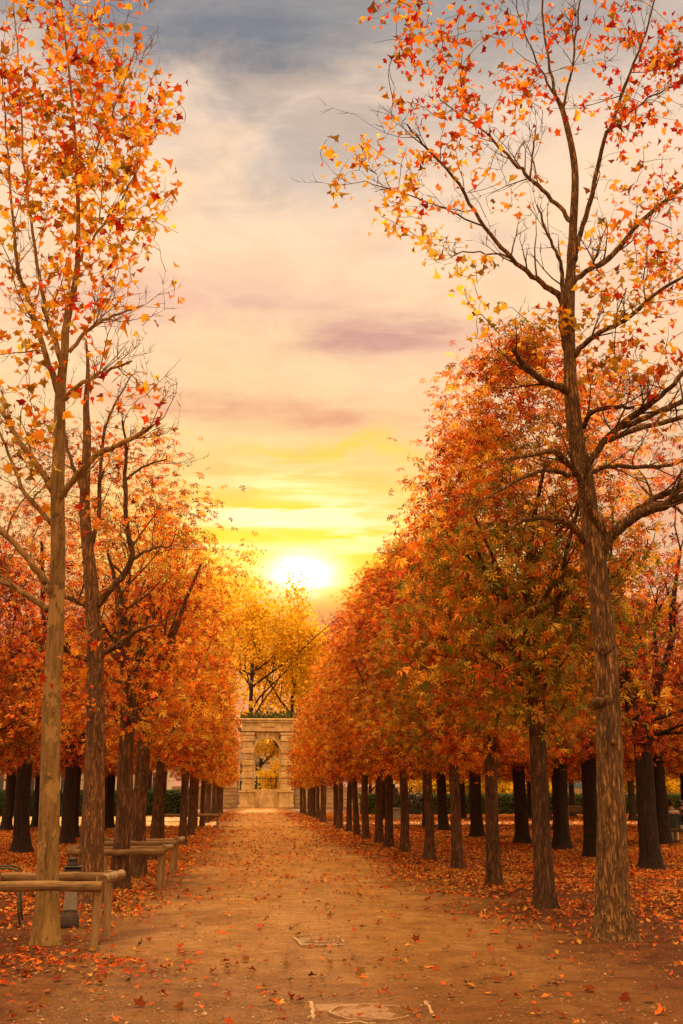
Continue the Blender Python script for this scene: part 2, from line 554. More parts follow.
def build_world():
    w = bpy.data.worlds.new("World")
    scene.world = w
    w.use_nodes = True
    nt = w.node_tree
    nt.nodes.clear()
    out = nt.nodes.new('ShaderNodeOutputWorld')
    sky = nt.nodes.new('ShaderNodeTexSky')
    sky.sky_type = 'NISHITA'
    sky.sun_disc = False
    sky.sun_elevation = SUN_EL
    sky.sun_rotation = SUN_AZ
    b1 = nt.nodes.new('ShaderNodeBackground'); b1.inputs['Strength'].default_value = .05
    nt.links.new(sky.outputs[0], b1.inputs['Color'])
    tc = nt.nodes.new('ShaderNodeTexCoord')
    sx = nt.nodes.new('ShaderNodeSeparateXYZ')
    nt.links.new(tc.outputs['Generated'], sx.inputs[0])
    x, y, z = sx.outputs
    DEG = 180 / math.pi
    az = math_n(nt, 'MULTIPLY', math_n(nt, 'ARCTAN2', x, y), DEG)
    el = math_n(nt, 'MULTIPLY', math_n(nt, 'ARCSINE', z), DEG)
    cv = nt.nodes.new('ShaderNodeCombineXYZ')
    nt.links.new(math_n(nt, 'MULTIPLY', az, .055), cv.inputs[0])
    nt.links.new(math_n(nt, 'MULTIPLY', el, .15), cv.inputs[1])
    n1 = noise(nt, cv.outputs[0], 1.6, 9, .6, .5)
    cv2 = nt.nodes.new('ShaderNodeCombineXYZ')
    nt.links.new(math_n(nt, 'MULTIPLY', az, .05), cv2.inputs[0])
    nt.links.new(math_n(nt, 'MULTIPLY', el, .55), cv2.inputs[1])
    n2 = noise(nt, cv2.outputs[0], 1.9, 8, .6, .6)
    wn = math_n(nt, 'SUBTRACT', n1.outputs['Fac'], .5)
    wn2 = math_n(nt, 'SUBTRACT', n2.outputs['Fac'], .5)
    el_w = math_n(nt, 'ADD', el, math_n(nt, 'MULTIPLY', wn, 9.0))
    az_w = math_n(nt, 'ADD', az, math_n(nt, 'MULTIPLY', wn2, 14.0))

    def gauss(px, py, sa, se, warp=True, streak=0.0):
        a0, e0 = pix_dir(px, py)
        ee = el_w if warp else el
        if streak: ee = math_n(nt, 'ADD', el, math_n(nt, 'MULTIPLY', wn2, streak))
        da = math_n(nt, 'DIVIDE', math_n(nt, 'SUBTRACT', az_w if warp else az, a0), sa)
        de = math_n(nt, 'DIVIDE', math_n(nt, 'SUBTRACT', ee, e0), se)
        s = math_n(nt, 'ADD', math_n(nt, 'MULTIPLY', da, da), math_n(nt, 'MULTIPLY', de, de))
        return math_n(nt, 'POWER', 2.71828, math_n(nt, 'MULTIPLY', s, -1.0))

    # peach evening gradient by elevation
    t = math_n(nt, 'DIVIDE', math_n(nt, 'ADD', el_w, 5.0), 55.0, clamp=True)
    S = lambda e: (e + 5) / 55
    base = ramp(nt, [(S(-4), (.60, .24, .12)), (S(5), (.82, .27, .15)), (S(9), (.90, .40, .19)), (S(13), (.95, .54, .24)), (S(19), (1.0, .66, .33)),
                     (S(24), (1.06, .69, .40)), (S(30), (1.08, .74, .47)), (S(35), (.92, .68, .50)), (S(40.5), (.36, .33, .33)), (S(46), (.24, .25, .27))])
    nt.links.new(t, base.inputs['Fac'])
    c = base.outputs['Color']
    # cloud banks
    cl = ramp(nt, [(.36, (.25, .25, .25)), (.6, (1.25, 1.25, 1.25))])
    nt.links.new(n1.outputs['Fac'], cl.inputs['Fac'])
    clv = cl.outputs['Color']

    def cloud(c, mask, col, k):
        return over(c, math_n(nt, 'MULTIPLY', mask, clv), col, k)

    def over(c, mask, col, k=1.0):
        return mix_c(nt, math_n(nt, 'MULTIPLY', mask, k, clamp=True), c, col)
    c = cloud(c, gauss(240, 40, 11, 5), (.21, .22, .25), .85)
    c = cloud(c, gauss(420, 25, 6, 2.6), (.40, .38, .34), .7)
    c = cloud(c, gauss(300, 95, 5, 1.6), (.72, .52, .38), .55)
    c = cloud(c, gauss(240, 140, 12, 2.0), (.62, .52, .46), .4)
    c = cloud(c, gauss(455, 195, 8, 2.4), (.62, .50, .44), .45)
    c = cloud(c, gauss(640, 250, 8, 4.0), (.78, .52, .40), .5)
    c = cloud(c, gauss(205, 300, 10, 1.9), (.82, .47, .35), .8)
    c = cloud(c, gauss(375, 338, 8.0, 1.0, True, 2.2), (.70, .37, .29), .95)
    c = cloud(c, gauss(225, 402, 6, .75, True, 2.0), (.82, .36, .22), .95)
    c = cloud(c, gauss(345, 420, 4.2, .55, True, 1.6), (.82, .36, .22), .9)
    c = over(c, gauss(660, 520, 9, 6, False), (.78, .40, .28), .6)
    # yellow glow and sun behind thin streaked cloud
    c = over(c, gauss(302, 552, 10.5, 4.0, False), (1.10, .78, .03), 1.3)
    c = over(c, gauss(330, 452, 6, .6, True), (1.0, .68, .07), .8)
    c = over(c, gauss(302, 636, 12, 2.2, False), (.86, .22, .08), 1.0)
    band = ramp(nt, [(.48, (0, 0, 0)), (.58, (1, 1, 1))])
    nt.links.new(n2.outputs['Fac'], band.inputs['Fac'])
    c = over(c, math_n(nt, 'MULTIPLY', gauss(290, 520, 6.0, 2.4, False, 2.0), band.outputs['Color']), (1.25, 1.08, .55), 1.3)
    c = over(c, gauss(285, 524, 4.6, .38, False, 1.5), (1.3, 1.12, .66), 1.0)
    c = over(c, gauss(315, 500, 2.4, .3, False, 1.5), (1.2, 1.0, .5), .8)
    c = over(c, gauss(300, 549, 5.0, .28, False, 1.0), (1.3, 1.12, .6), .7)
    c = over(c, gauss(302, 568, 3.6, 1.7, False, 1.0), (1.35, 1.02, .10), .7)
    core = gauss(302, 573, 2.05, 1.2, False, 2.4)
    core = math_n(nt, 'MULTIPLY', math_n(nt, 'POWER', core, 1.2), 1.35, clamp=True)
    core = math_n(nt, 'MULTIPLY', core, gauss(302, 573, 3.2, 1.5, False, 0.0))
    c = over(c, core, (2.4, 2.2, 1.6), 1.0)
    # soft grain of thin cloud
    cv3 = nt.nodes.new('ShaderNodeCombineXYZ')
    nt.links.new(math_n(nt, 'MULTIPLY', az, .16), cv3.inputs[0])
    nt.links.new(math_n(nt, 'MULTIPLY', el, .34), cv3.inputs[1])
    n3 = noise(nt, cv3.outputs[0], 1.5, 8, .58, .8)
    gr = ramp(nt, [(.3, (.93, .92, .92)), (.55, (1.02, 1.02, 1.02)), (.7, (1.07, 1.065, 1.05))])
    nt.links.new(n3.outputs['Fac'], gr.inputs['Fac'])
    c = mix_c(nt, 1.0, c, gr.outputs['Color'], 'MULTIPLY')
    # unseen sky overhead and behind the viewer, brightness added to light the scene
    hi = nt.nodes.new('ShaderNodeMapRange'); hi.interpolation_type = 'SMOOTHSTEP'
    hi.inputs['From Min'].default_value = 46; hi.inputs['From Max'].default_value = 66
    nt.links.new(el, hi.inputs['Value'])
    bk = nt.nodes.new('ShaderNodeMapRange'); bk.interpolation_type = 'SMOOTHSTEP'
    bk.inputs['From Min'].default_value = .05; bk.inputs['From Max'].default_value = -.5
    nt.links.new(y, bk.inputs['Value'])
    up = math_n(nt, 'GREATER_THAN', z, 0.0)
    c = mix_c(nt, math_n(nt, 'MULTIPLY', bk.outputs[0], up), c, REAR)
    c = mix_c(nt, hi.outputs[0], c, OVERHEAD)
    b2 = nt.nodes.new('ShaderNodeBackground'); b2.inputs['Strength'].default_value = .74
    nt.links.new(c, b2.inputs['Color'])
    mx = nt.nodes.new('ShaderNodeMixShader'); mx.inputs[0].default_value = .98
    nt.links.new(b1.outputs[0], mx.inputs[1]); nt.links.new(b2.outputs[0], mx.inputs[2])
    nt.links.new(mx.outputs[0], out.inputs['Surface'])
    w.cycles.sampling_method = 'MANUAL'
    w.cycles.sample_map_resolution = 1024


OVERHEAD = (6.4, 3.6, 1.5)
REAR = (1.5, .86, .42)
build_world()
sd = bpy.data.lights.new('sun', 'SUN')
sd.energy = 5.0
sd.color = (1.0, .62, .27)
sd.angle = R(1.5)
sun = bpy.data.objects.new('sun', sd)
COL.objects.link(sun)
sun.rotation_euler = (-SUN_DIR).to_track_quat('-Z', 'Y').to_euler()
sun.location = (0, 0, 60)
scene.view_settings.view_transform = 'Standard'
scene.view_settings.look = 'None'
scene.view_settings.exposure = .5
scene.view_settings.gamma = 1.0
scene.cycles.max_bounces = 8
scene.cycles.diffuse_bounces = 3
scene.cycles.transmission_bounces = 4
scene.cycles.sample_clamp_indirect = 6
scene.cycles.use_denoising = True

# ------------------------------------------------------------------ ground
def hgt(x, y):
    return .018 * math.sin(x * 1.3 + .6 * math.sin(y * .7)) * math.cos(y * .9 + .4 * x) + .012 * math.sin(x * 2.9 + y * 1.7)


def ground_z(x, y):
    k = max(0.0, min(1.0, (60 - y) / 30))
    return (hgt(x, y) - .02) * k


def axis(stops):
    out = []
    for a, b, st in stops:
        n = max(1, round((b - a) / st))
        out += [a + (b - a) * i / n for i in range(n)]
    out.append(stops[-1][1])
    return out


gx = axis([(-900, -60, 120), (-60, -12, 6), (-12, 14, .25), (14, 60, 6), (60, 900, 120)])
gy = axis([(-300, 0, 60), (0, 5, 1), (5, 26, .25), (26, 60, .8), (60, 140, 8), (140, 1500, 170)])
gm = MB()
gm.v = [(x, y, ground_z(x, y)) for y in gy for x in gx]
nx = len(gx)
gm.f = [(j * nx + i, j * nx + i + 1, (j + 1) * nx + i + 1, (j + 1) * nx + i) for j in range(len(gy) - 1) for i in range(nx - 1)]
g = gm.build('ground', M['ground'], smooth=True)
tag(g, 'sandy park ground with a bare trodden walk between tree rows', 'ground', kind='structure')

# pale gravel walk crossing behind the trees
pm = MB()
def walk_sheet(x0, x1, y0, y1):
    n = 40
    v = []
    for i in range(n + 1):
        x = x0 + (x1 - x0) * i / n
        v += [(x, y0 + .5 * math.sin(x * .9) + .3 * math.sin(x * 2.3), .012), (x, y1 + .4 * math.sin(x * .7 + 1), .012)]
    pm.add(v, [(2 * i, 2 * i + 2, 2 * i + 3, 2 * i + 1) for i in range(n)])
walk_sheet(-60, -1.9, 56, 66)
walk_sheet(4.6, 70, 57.5, 64)
walk_sheet(-60, -3.0, 66.6, 80)
o = pm.build('path', M['gravel'])
tag(o, 'pale gravel cross walk running behind the tree rows', 'path', kind='structure')

# ------------------------------------------------------------------ leaf litter
def in_litter(x, y, rng):
    """share of ground covered with leaves at a place"""
    wob = .5 * np.sin(y * .8) + .35 * np.sin(y * 2.1 + x) + .3 * np.sin(x * 1.7)
    le = -1.55 + .25 * wob
    re = 3.4 + .5 * wob - np.clip((y - 30) / 60, 0, .5)
    d = np.maximum(le - x, x - re)
    dens = np.clip(.5 + d * .9, 0, 1)
    near = np.clip((y - 10.5) / 13, .09, 1) ** 1.2
    patch = .55 + .45 * np.sin(x * 1.1 + 1.3 * np.sin(y * .9)) * np.cos(y * .6 + x * .4)
    dens = dens * (.25 + .75 * patch) * near
    dens = np.maximum(dens, (.014 + .04 * patch ** 2) * np.clip(y / 16, .6, 1.5))
    return dens


def litter():
    rng = np.random.default_rng(21)
    parts = []
    for y0, y1, rate in ((6, 14, 260), (14, 24, 420), (24, 42, 330), (42, 58, 160), (58, 95, 60)):
        w0, w1 = -.30 * y1 - 1, .48 * y1 + 1
        n = int((w1 - w0) * (y1 - y0) * rate)
        x = rng.uniform(w0, w1, n); y = rng.uniform(y0, y1, n)
        keep = rng.random(n) < in_litter(x, y, rng)
        keep &= (x > -.27 * y - 1) & (x < .45 * y + 1)
        keep &= ~((y > 56) & (y < 66) & (rng.random(n) < np.where(x > 0, .45, .9)))
        keep &= ~((y > 66) & (y < 80) & (x < -3) & (rng.random(n) < .95))
        x, y = x[keep], y[keep]
        parts.append((x, y))
    # drift heaped inside and before the near log guard
    n = 420
    parts.append((rng.normal(-2.1, .8, n), rng.normal(11.2, .55, n)))
    n = 160
    parts.append((rng.normal(.6, 2.2, n), rng.normal(10.2, 1.6, n)))
    x = np.concatenate([p[0] for p in parts]); y = np.concatenate([p[1] for p in parts])
    z = np.array([ground_z(a, b) for a, b in zip(x, y)]) + rng.uniform(.012, .035, len(x))
    n = len(x)
    nrm = np.stack([rng.normal(0, .28, n), rng.normal(-.1, .28, n), np.ones(n)], 1)
    fr = rand_frames(n, nrm, rng)
    sc = rng.uniform(.035, .085, n) * (1 + np.clip((y - 20) / 60, 0, .8))
    clump = .5 + .5 * np.sin(x * .8 + 2 * np.sin(y * .5))
    tone = np.clip(rng.normal(.45, .22, n) + .14 * (clump - .5) - .08 - .12 * np.clip((17 - y) / 6, 0, 1), 0, 1)
    tone = np.where((x > -1.4) & (x < 3.2), np.clip(tone * .75, 0, 1), tone)
    tone[rng.random(n) < .05] = .95
    grn = (rng.random(n) < .12).astype(float)
    me = scatter_mesh('leaf_litter', T_CURL, np.stack([x, y, z], 1), fr, sc, {'tone': tone, 'grn': grn}, M['litter'])
    o = link('leaf_litter', me)
    tag(o, 'carpet of fallen red and brown leaves under the trees', 'leaf litter', kind='stuff')
litter()

def grit():
    rng = np.random.default_rng(77)
    n = 9000
    y = 6.5 + 15 * rng.random(n) ** 1.5
    x = rng.uniform(-.28, .45, n) * y
    pos = np.stack([x, y, np.array([ground_z(a, b) for a, b in zip(x, y)]) + .004], 1)
    tv = np.array([(-.5, -.4, 0), (.5, -.5, 0), (.45, .5, 0), (-.4, .45, 0), (0, .05, .55)])
    tf = np.array([(0, 1, 4), (1, 2, 4), (2, 3, 4), (3, 0, 4)])
    fr = rand_frames(n, np.tile(np.array([[0, 0, 1.0]]), (n, 1)) + rng.normal(0, .1, (n, 3)), rng)
    me = scatter_mesh('grit', (tv, tf), pos, fr, rng.gamma(2.0, .004, n) + .005, {'tone': rng.random(n) ** 2}, M['grit'])
    o = link('grit', me)
    tag(o, 'loose grit, twig bits and leaf crumbs strewn over the sandy walk', 'grit', kind='stuff')
grit()

# single leaves in the foreground
SPOTS = [(213, 970, .3), (360, 972, .55), (312, 975, .2), (286, 965, .9), (265, 985, .6), (548, 962, .5), (556, 984, .25), (651, 969, .95), (567, 931, .9), (651, 945, .3),
         (82, 968, .7), (100, 985, .8), (185, 953, .4), (232, 944, .6), (246, 960, .35), (330, 963, .7), (380, 960, .25), (396, 956, .5), (352, 990, .8), (430, 968, .3),
         (468, 982, .75), (497, 979, .4), (520, 947, .2), (508, 938, .8), (590, 990, .3), (625, 999, .15), (648, 1001, .5), (180, 1008, .35), (45, 1000, .6), (140, 1005, .25),
         (272, 1002, .5), (300, 998, .85), (410, 1010, .3), (536, 1012, .4), (560, 1016, .2), (600, 1012, .6), (25, 975, .3), (60, 980, .45), (120, 962, .55), (152, 975, .2),
         (340, 944, .9), (298, 935, .7), (416, 942, .3), (447, 950, .55), (470, 930, .4), (380, 925, .6), (260, 930, .3), (222, 915, .5), (330, 915, .8), (430, 912, .35)]
leaf_proto = None
for i, (px, py, tn) in enumerate(SPOTS):
    q = G(px, py)
    k = .12 + .55 * random.random()
    tv, tf = curled_leaf(k)
    rng = np.random.default_rng(100 + i)
    fr = rand_frames(1, np.array([[rng.normal(0, .35), rng.normal(-.25, .3), 1.0]]), rng)
    me = scatter_mesh('fallen_leaf', (tv, tf), np.zeros((1, 3)), fr, np.array([rng.uniform(.06, .10)]), {'tone': np.array([tn]), 'grn': np.array([0.0])}, M['litter'])
    o = link('fallen_leaf', me)
    o.location = (q.x, q.y, ground_z(q.x, q.y) + .03)
    tag(o, 'single dry curled leaf lying loose on the bare sandy foreground', 'leaf', 'loose leaves on the sandy foreground')


# ------------------------------------------------------------------ trees
def smooth_poly(pts, rad, n=4):
    """Catmull-Rom through points with radii"""
    pts = [Vector(p) for p in pts]
    if len(pts) < 3: return pts, list(rad)
    op, orr = [], []
    m = len(pts)
    for i in range(m - 1):
        p0, p1, p2, p3 = pts[max(i - 1, 0)], pts[i], pts[i + 1], pts[min(i + 2, m - 1)]
        for k in range(n):
            t = k / n
            q = .5 * ((2 * p1) + (p2 - p0) * t + (2 * p0 - 5 * p1 + 4 * p2 - p3) * t * t + (3 * p1 - p0 - 3 * p2 + p3) * t ** 3)
            op.append(q); orr.append(rad[i] + (rad[i + 1] - rad[i]) * t)
    op.append(pts[-1]); orr.append(rad[-1])
    return op, orr


def lumpy_trunk(mb, pts, rad, sides=20, seed=0, flare=.45, amp=.05):
    """trunk surface with root flare and slow lumps"""
    pts, rad = smooth_poly(pts, rad, 6)
    ph = random.Random(seed)
    lob = ph.randint(4, 6); p0 = ph.uniform(0, 6)
    v = []; f = []
    z0 = pts[0].z
    for i, (p, r) in enumerate(zip(pts, rad)):
        hz = p.z - z0
        fl = math.exp(-max(hz, 0) / .2) * flare
        for k in range(sides):
            a = 2 * math.pi * k / sides
            rr = r * (1 + fl * (.7 + .5 * max(0, math.cos(lob * a + p0))) + amp * math.sin(3 * a + hz * 2.1 + p0) * .5
                      + amp * math.sin(5 * a - hz * 1.3) * .5 + ph.uniform(-.018, .018))
            v.append((p.x + rr * math.cos(a), p.y + rr * math.sin(a), p.z))
    n = len(pts)
    for i in range(n - 1):
        for k in range(sides):
            f.append((i * sides + k, i * sides + (k + 1) % sides, (i + 1) * sides + (k + 1) % sides, (i + 1) * sides + k))
    f.append(tuple(range((n - 1) * sides, n * sides)))
    mb.add(v, f)


LIM = [None]


def branch_rec(mb, start, direction, length, r0, depth, rnd, ends, up=.25, sides=6):
    pts = [Vector(start)]; d = Vector(direction).normalized()
    n = 4
    rad = [r0]
    for i in range(n):
        d = (d + Vector((rnd.gauss(0, .16), rnd.gauss(0, .16), rnd.gauss(up * .35, .12)))).normalized()
        q = pts[-1] + d * length / n
        if LIM[0]:
            lx, ly, lz0, lz = LIM[0]
            t = max(0, (q.z - lz0) / (lz - lz0))
            if q.z > lz * .97 or math.hypot(q.x / lx, q.y / ly) > 1.02 - .45 * t * t:
                if i == 0: return
                rad[-1] *= .25
                if len(pts) > 2: rad[-2] *= .6
                break
        pts.append(q)
        rad.append(r0 * (1 - .72 * (i + 1) / n))
    mb.tube(pts, rad, sides, cap=False)
    ends.append(pts[-1])
    if depth > 0:
        for k in range(rnd.randint(2, 4)):
            j = rnd.randint(1, len(pts) - 1)
            dd = (d + Vector((rnd.gauss(0, .8), rnd.gauss(0, .8), rnd.gauss(.2, .4)))).normalized()
            branch_rec(mb, pts[j], dd, length * rnd.uniform(.36, .56), max(.004, rad[j] * .7), depth - 1, rnd, ends, up, max(4, sides - 1))


def crown_leaves(seed, rx, ry, z0, z1, nclump, per, lsize, top=1.0, sparse=0.0, belly=.35, clump_r=.34):
    rng = np.random.default_rng(seed)
    C = []
    while len(C) < nclump:
        t = rng.random() ** .95
        prof = (max(0, 1 - max(0, (t - belly) / (1 - belly)) ** 2.1)) ** .62 * (1 if t > .06 else .8)
        a = rng.uniform(0, 2 * math.pi)
        rr = prof * (rng.random() ** .38)
        if rng.random() < t * sparse: continue
        C.append((rr * rx * math.cos(a), rr * ry * math.sin(a), z0 + (z1 - z0) * t, rr))
    C = np.array(C)
    ctone = rng.normal(.46, .22, len(C))
    tt = (C[:, 2] - z0) / (z1 - z0)
    cg = (np.sin(C[:, 0] * 1.3 + seed) + np.sin(C[:, 2] * 1.1 + seed * 2) + rng.normal(0, .7, len(C)) - 2.0 * (tt - .45) - .8 * (C[:, 3] - .7) > .3).astype(float)
    idx = np.repeat(np.arange(len(C)), per)
    n = len(idx)
    pos = C[idx, :3] + rng.normal(size=(n, 3)) * np.array([clump_r, clump_r, clump_r * .62])
    low = z0 - .15 + .25 * np.sin(pos[:, 0] * 3 + seed) * np.cos(pos[:, 1] * 2.5)
    pos[:, 2] = np.where(pos[:, 2] < low, low + rng.random(n) * .5, pos[:, 2])
    outw = pos - np.array([0, 0, (z0 + z1) / 2])
    outw /= np.linalg.norm(outw, axis=1, keepdims=True) + 1e-6
    nrm = outw * .55 + np.array([0, 0, .55]) + rng.normal(size=(n, 3)) * .55
    fr = rand_frames(n, nrm, rng)
    sc = lsize * rng.uniform(.6, 1.15, n)
    tone = np.clip(ctone[idx] + rng.normal(0, .24, n), 0, 1)
    grn = np.clip(cg[idx] * rng.uniform(.3, 1.3, n) * (rng.random(n) < .78), 0, 1)
    return pos, fr, sc, {'tone': tone, 'grn': grn}


VAR = {}
def chestnut_variant(key, seed, r, clear, height, rx, ry, nclump, per, lsize, sparse, barkm, twig=2, mat='leaf', belly=.35, clump_r=.34):
    rnd = random.Random(seed)
    LIM[0] = (rx, ry, clear, height)
    mb = MB()
    lean = rnd.uniform(-.13, .13)
    pts = [(0, 0, -.12), (lean * .2, 0, .35), (lean * .6, .03, 1.2), (lean, 0, clear), (lean * 1.2, .02, clear + .7)]
    lumpy_trunk(mb, pts, [r * 1.1, r * 1.0, r * .92, r * .88, r * .8], 16, seed, .8 if r < .2 else 1.0)
    top = Vector(pts[-1])
    # knuckle of old pruning where the limbs start
    mb.lathe(top + Vector((0, 0, -.55)), [(r * .7, 0), (r * 1.05, .15), (r * 1.12, .28), (r * .95, .42), (r * .6, .55)], 10)
    ends = []
    nl = rnd.randint(3, 5)
    for k in range(nl):
        a = 2 * math.pi * (k + rnd.uniform(-.2, .2)) / nl
        d = Vector((math.cos(a) * .42, math.sin(a) * .42, 1))
        branch_rec(mb, top + Vector((0, 0, -.3)), d, (height - clear) * rnd.uniform(.42, .56), r * .5, twig, rnd, ends, .3, 7)
    branch_rec(mb, top + Vector((0, 0, -.2)), Vector((rnd.uniform(-.1, .1), rnd.uniform(-.1, .1), 1)), (height - clear) * .58, r * .6, twig, rnd, ends, .4, 7)
    for k in range(5):
        a = rnd.uniform(0, 6.28)
        branch_rec(mb, top + Vector((0, 0, rnd.uniform(-.5, .2))), Vector((math.cos(a), math.sin(a), .15)), rx * .8, r * .22, 1, rnd, ends, .0, 5)
    LIM[0] = None
    tm = mb.mesh('trunk', M[barkm], True)
    pos, fr, sc, at = crown_leaves(seed * 3 + 1, rx, ry, clear + .05, height, nclump, per, lsize, 1, sparse, belly, clump_r)
    cm = scatter_mesh('crown', T_PALM, pos, fr, sc, at, M[mat])
    VAR[key] = (tm, cm)


for i in range(5):
    chestnut_variant('young%d' % i, 40 + i, .135, 2.35, 8.3 + .45 * ((i * 2) % 3), 1.85, 1.6, 430, 18, .14, .35, 'bark_chest', 3, belly=.3, clump_r=.25)
for i in range(4):
    chestnut_variant('slim%d' % i, 60 + i, .12, 2.3, 8.6 + .3 * (i % 3), 1.2, 1.5, 215, 17, .135, .6, 'bark_chest', 3, belly=.25, clump_r=.25)
for i in range(4):
    chestnut_variant('narrow%d' % i, 70 + i, .13, 2.3, 8.3 + .45 * (i % 3), .85, 1.45, 230, 16, .16, .45, 'bark_chest', belly=.25, clump_r=.26)
for i in range(3):
    chestnut_variant('old%d' % i, 80 + i, .235, 2.5, 7.7 + .3 * i, 2.3, 2.3, 420, 17, .165, .35, 'bark_dark', 3, clump_r=.3)
for i in range(2):
    chestnut_variant('tall%d' % i, 90 + i, .24, 2.6, 12.6 + .5 * i, 2.6, 2.6, 470, 11, .15, .75, 'bark_dark', 3)
for i in range(2):
    chestnut_variant('bare%d' % i, 95 + i, .15, 2.5, 8.0, 1.45, 1.7, 260, 10, .13, .7, 'bark_chest', 3)

ORD = ['first', 'second', 'third', 'fourth', 'fifth', 'sixth', 'seventh', 'eighth', 'ninth', 'tenth', 'eleventh', 'twelfth', 'thirteenth', 'fourteenth', 'fifteenth',
       'sixteenth', 'seventeenth', 'eighteenth', 'nineteenth', 'twentieth', 'twenty-first', 'twenty-second', 'twenty-third', 'twenty-fourth', 'twenty-fifth',
       'twenty-sixth', 'twenty-seventh', 'twenty-eighth', 'twenty-ninth', 'thirtieth', 'thirty-first', 'thirty-second']


def tree(key, x, y, label, group, tone=.5, green=.5, sc=1.0, rz=None, cat='tree', name='chestnut_tree', szf=1.0):
    tm, cm = VAR[key]
    root = empty(name, (x, y, ground_z(x, y)), random.uniform(0, 6.28) if rz is None else rz)
    root.scale = (sc, sc, sc * szf)
    tag(root, label, cat, group)
    link('trunk', tm, root)
    c = link('crown', cm, root)
    c.color = (tone, green, 0, 1)
    return root


# the row right of the walk
right_px = [(546, 908), (494, 885), (458, 870), (430, 860), (405, 853), (389, 847.5), (379, 843.5), (366, 839), (357, 835.5), (349, 832)]
ys = []
for i, (px, py) in enumerate(right_px):
    q = G(px, py); ys.append((q.x, q.y))
yy = ys[-1][1]
while yy < 88:
    yy += 3.9 + random.uniform(-.25, .25)
    if 57.5 < yy < 60: continue
    ys.append((4.25 + random.uniform(-.12, .12), yy))
for i, (x, y) in enumerate(ys):
    green = [1.0, .95, .8, .6, .5][i] if i < 5 else .3
    tree(('young%d' % (i % 5)) if y < 40 else 'narrow%d' % (i % 4), x, y, '%s orange chestnut tree counted from the camera in the row right of the walk' % ORD[i],
         'chestnut trees in the row right of the walk', .48 + min(.09, y * .0016) + random.uniform(-.05, .07), green, (1.0 if i else 1.04) * random.uniform(.94, 1.06), szf=random.uniform(.93, 1.07) if i > 2 else (1.02, .97, .98)[i])

# the row left of the walk, behind the two traced trees
ys = [(G(118, 889).x, G(118, 889).y), (G(138, 876).x, G(138, 876).y), (G(152, 861).x, G(152, 861).y), (-2.4, 29.6), (G(182, 845).x, G(182, 845).y), (-2.3, 37.4), (G(190, 837).x, G(190, 837).y + .8)]
yy = ys[-1][1]
while yy < 88:
    yy += 3.9 + random.uniform(-.25, .25)
    if 57.5 < yy < 60: continue
    ys.append((-2.55 + random.uniform(-.12, .12), yy))
for i, (x, y) in enumerate(ys):
    key = 'bare%d' % (i % 2) if i < 2 else ('slim%d' if y < 55 else 'narrow%d') % (i % 4)
    lab = '%s orange chestnut tree behind the two foremost trees in the row left of the walk' % ORD[i]
    tree(key, x, y, lab, 'chestnut trees in the row left of the walk', .45 + min(.14, y * .0022) + random.uniform(-.05, .08), .25, random.uniform(.95, 1.05))

# deeper rows
def deep_row(name, pts, side, tone, tall=()):
    for i, (x, y) in enumerate(pts):
        lab = '%s thick dark chestnut tree from the camera in the %s' % (ORD[i], name)
        tree('tall%d' % (i % 2) if i in tall else 'old%d' % ((i + side) % 3), x, y, lab, 'chestnut trees in the ' + name, tone + random.uniform(-.06, .06), .35 if i < 3 else .2, random.uniform(.93, 1.04))

def cont(pts, x, y1, skip=(56.5, 65)):
    y = pts[-1][1]
    while True:
        y += 4.1 + random.uniform(-.4, .4)
        if y > y1: break
        if skip[0] < y < skip[1]: continue
        pts.append((x + random.uniform(-.3, .3), y))
    return pts
gp = lambda px, py: (G(px, py).x, G(px, py).y)
deep_row('second row right of the walk', cont([gp(651, 868), gp(594, 858), gp(562, 849), gp(523, 844), gp(477, 837.5), gp(444, 831)], 8.8, 76), 0, .36, (0,))
deep_row('third row right of the walk', cont([gp(664, 845), gp(612, 841.5), (13.6, 43.0), (13.5, 47.4), (13.8, 51.6)], 13.8, 76), 1, .36)
deep_row('fourth row right of the walk', cont([(18.4, 41), (18.5, 45.3)], 18.5, 76), 2, .38)
deep_row('fifth row right of the walk', cont([(23.0, 53.0)], 23.2, 78), 0, .4)
deep_row('second row left of the walk', cont([(-7.0, 26.2), gp(21, 852), gp(67, 844)], -6.5, 55), 1, .36, (1, 2))
deep_row('third row left of the walk', cont([(-11.2, 33.5), gp(6, 831), gp(36, 828)], -11.0, 55), 2, .38)


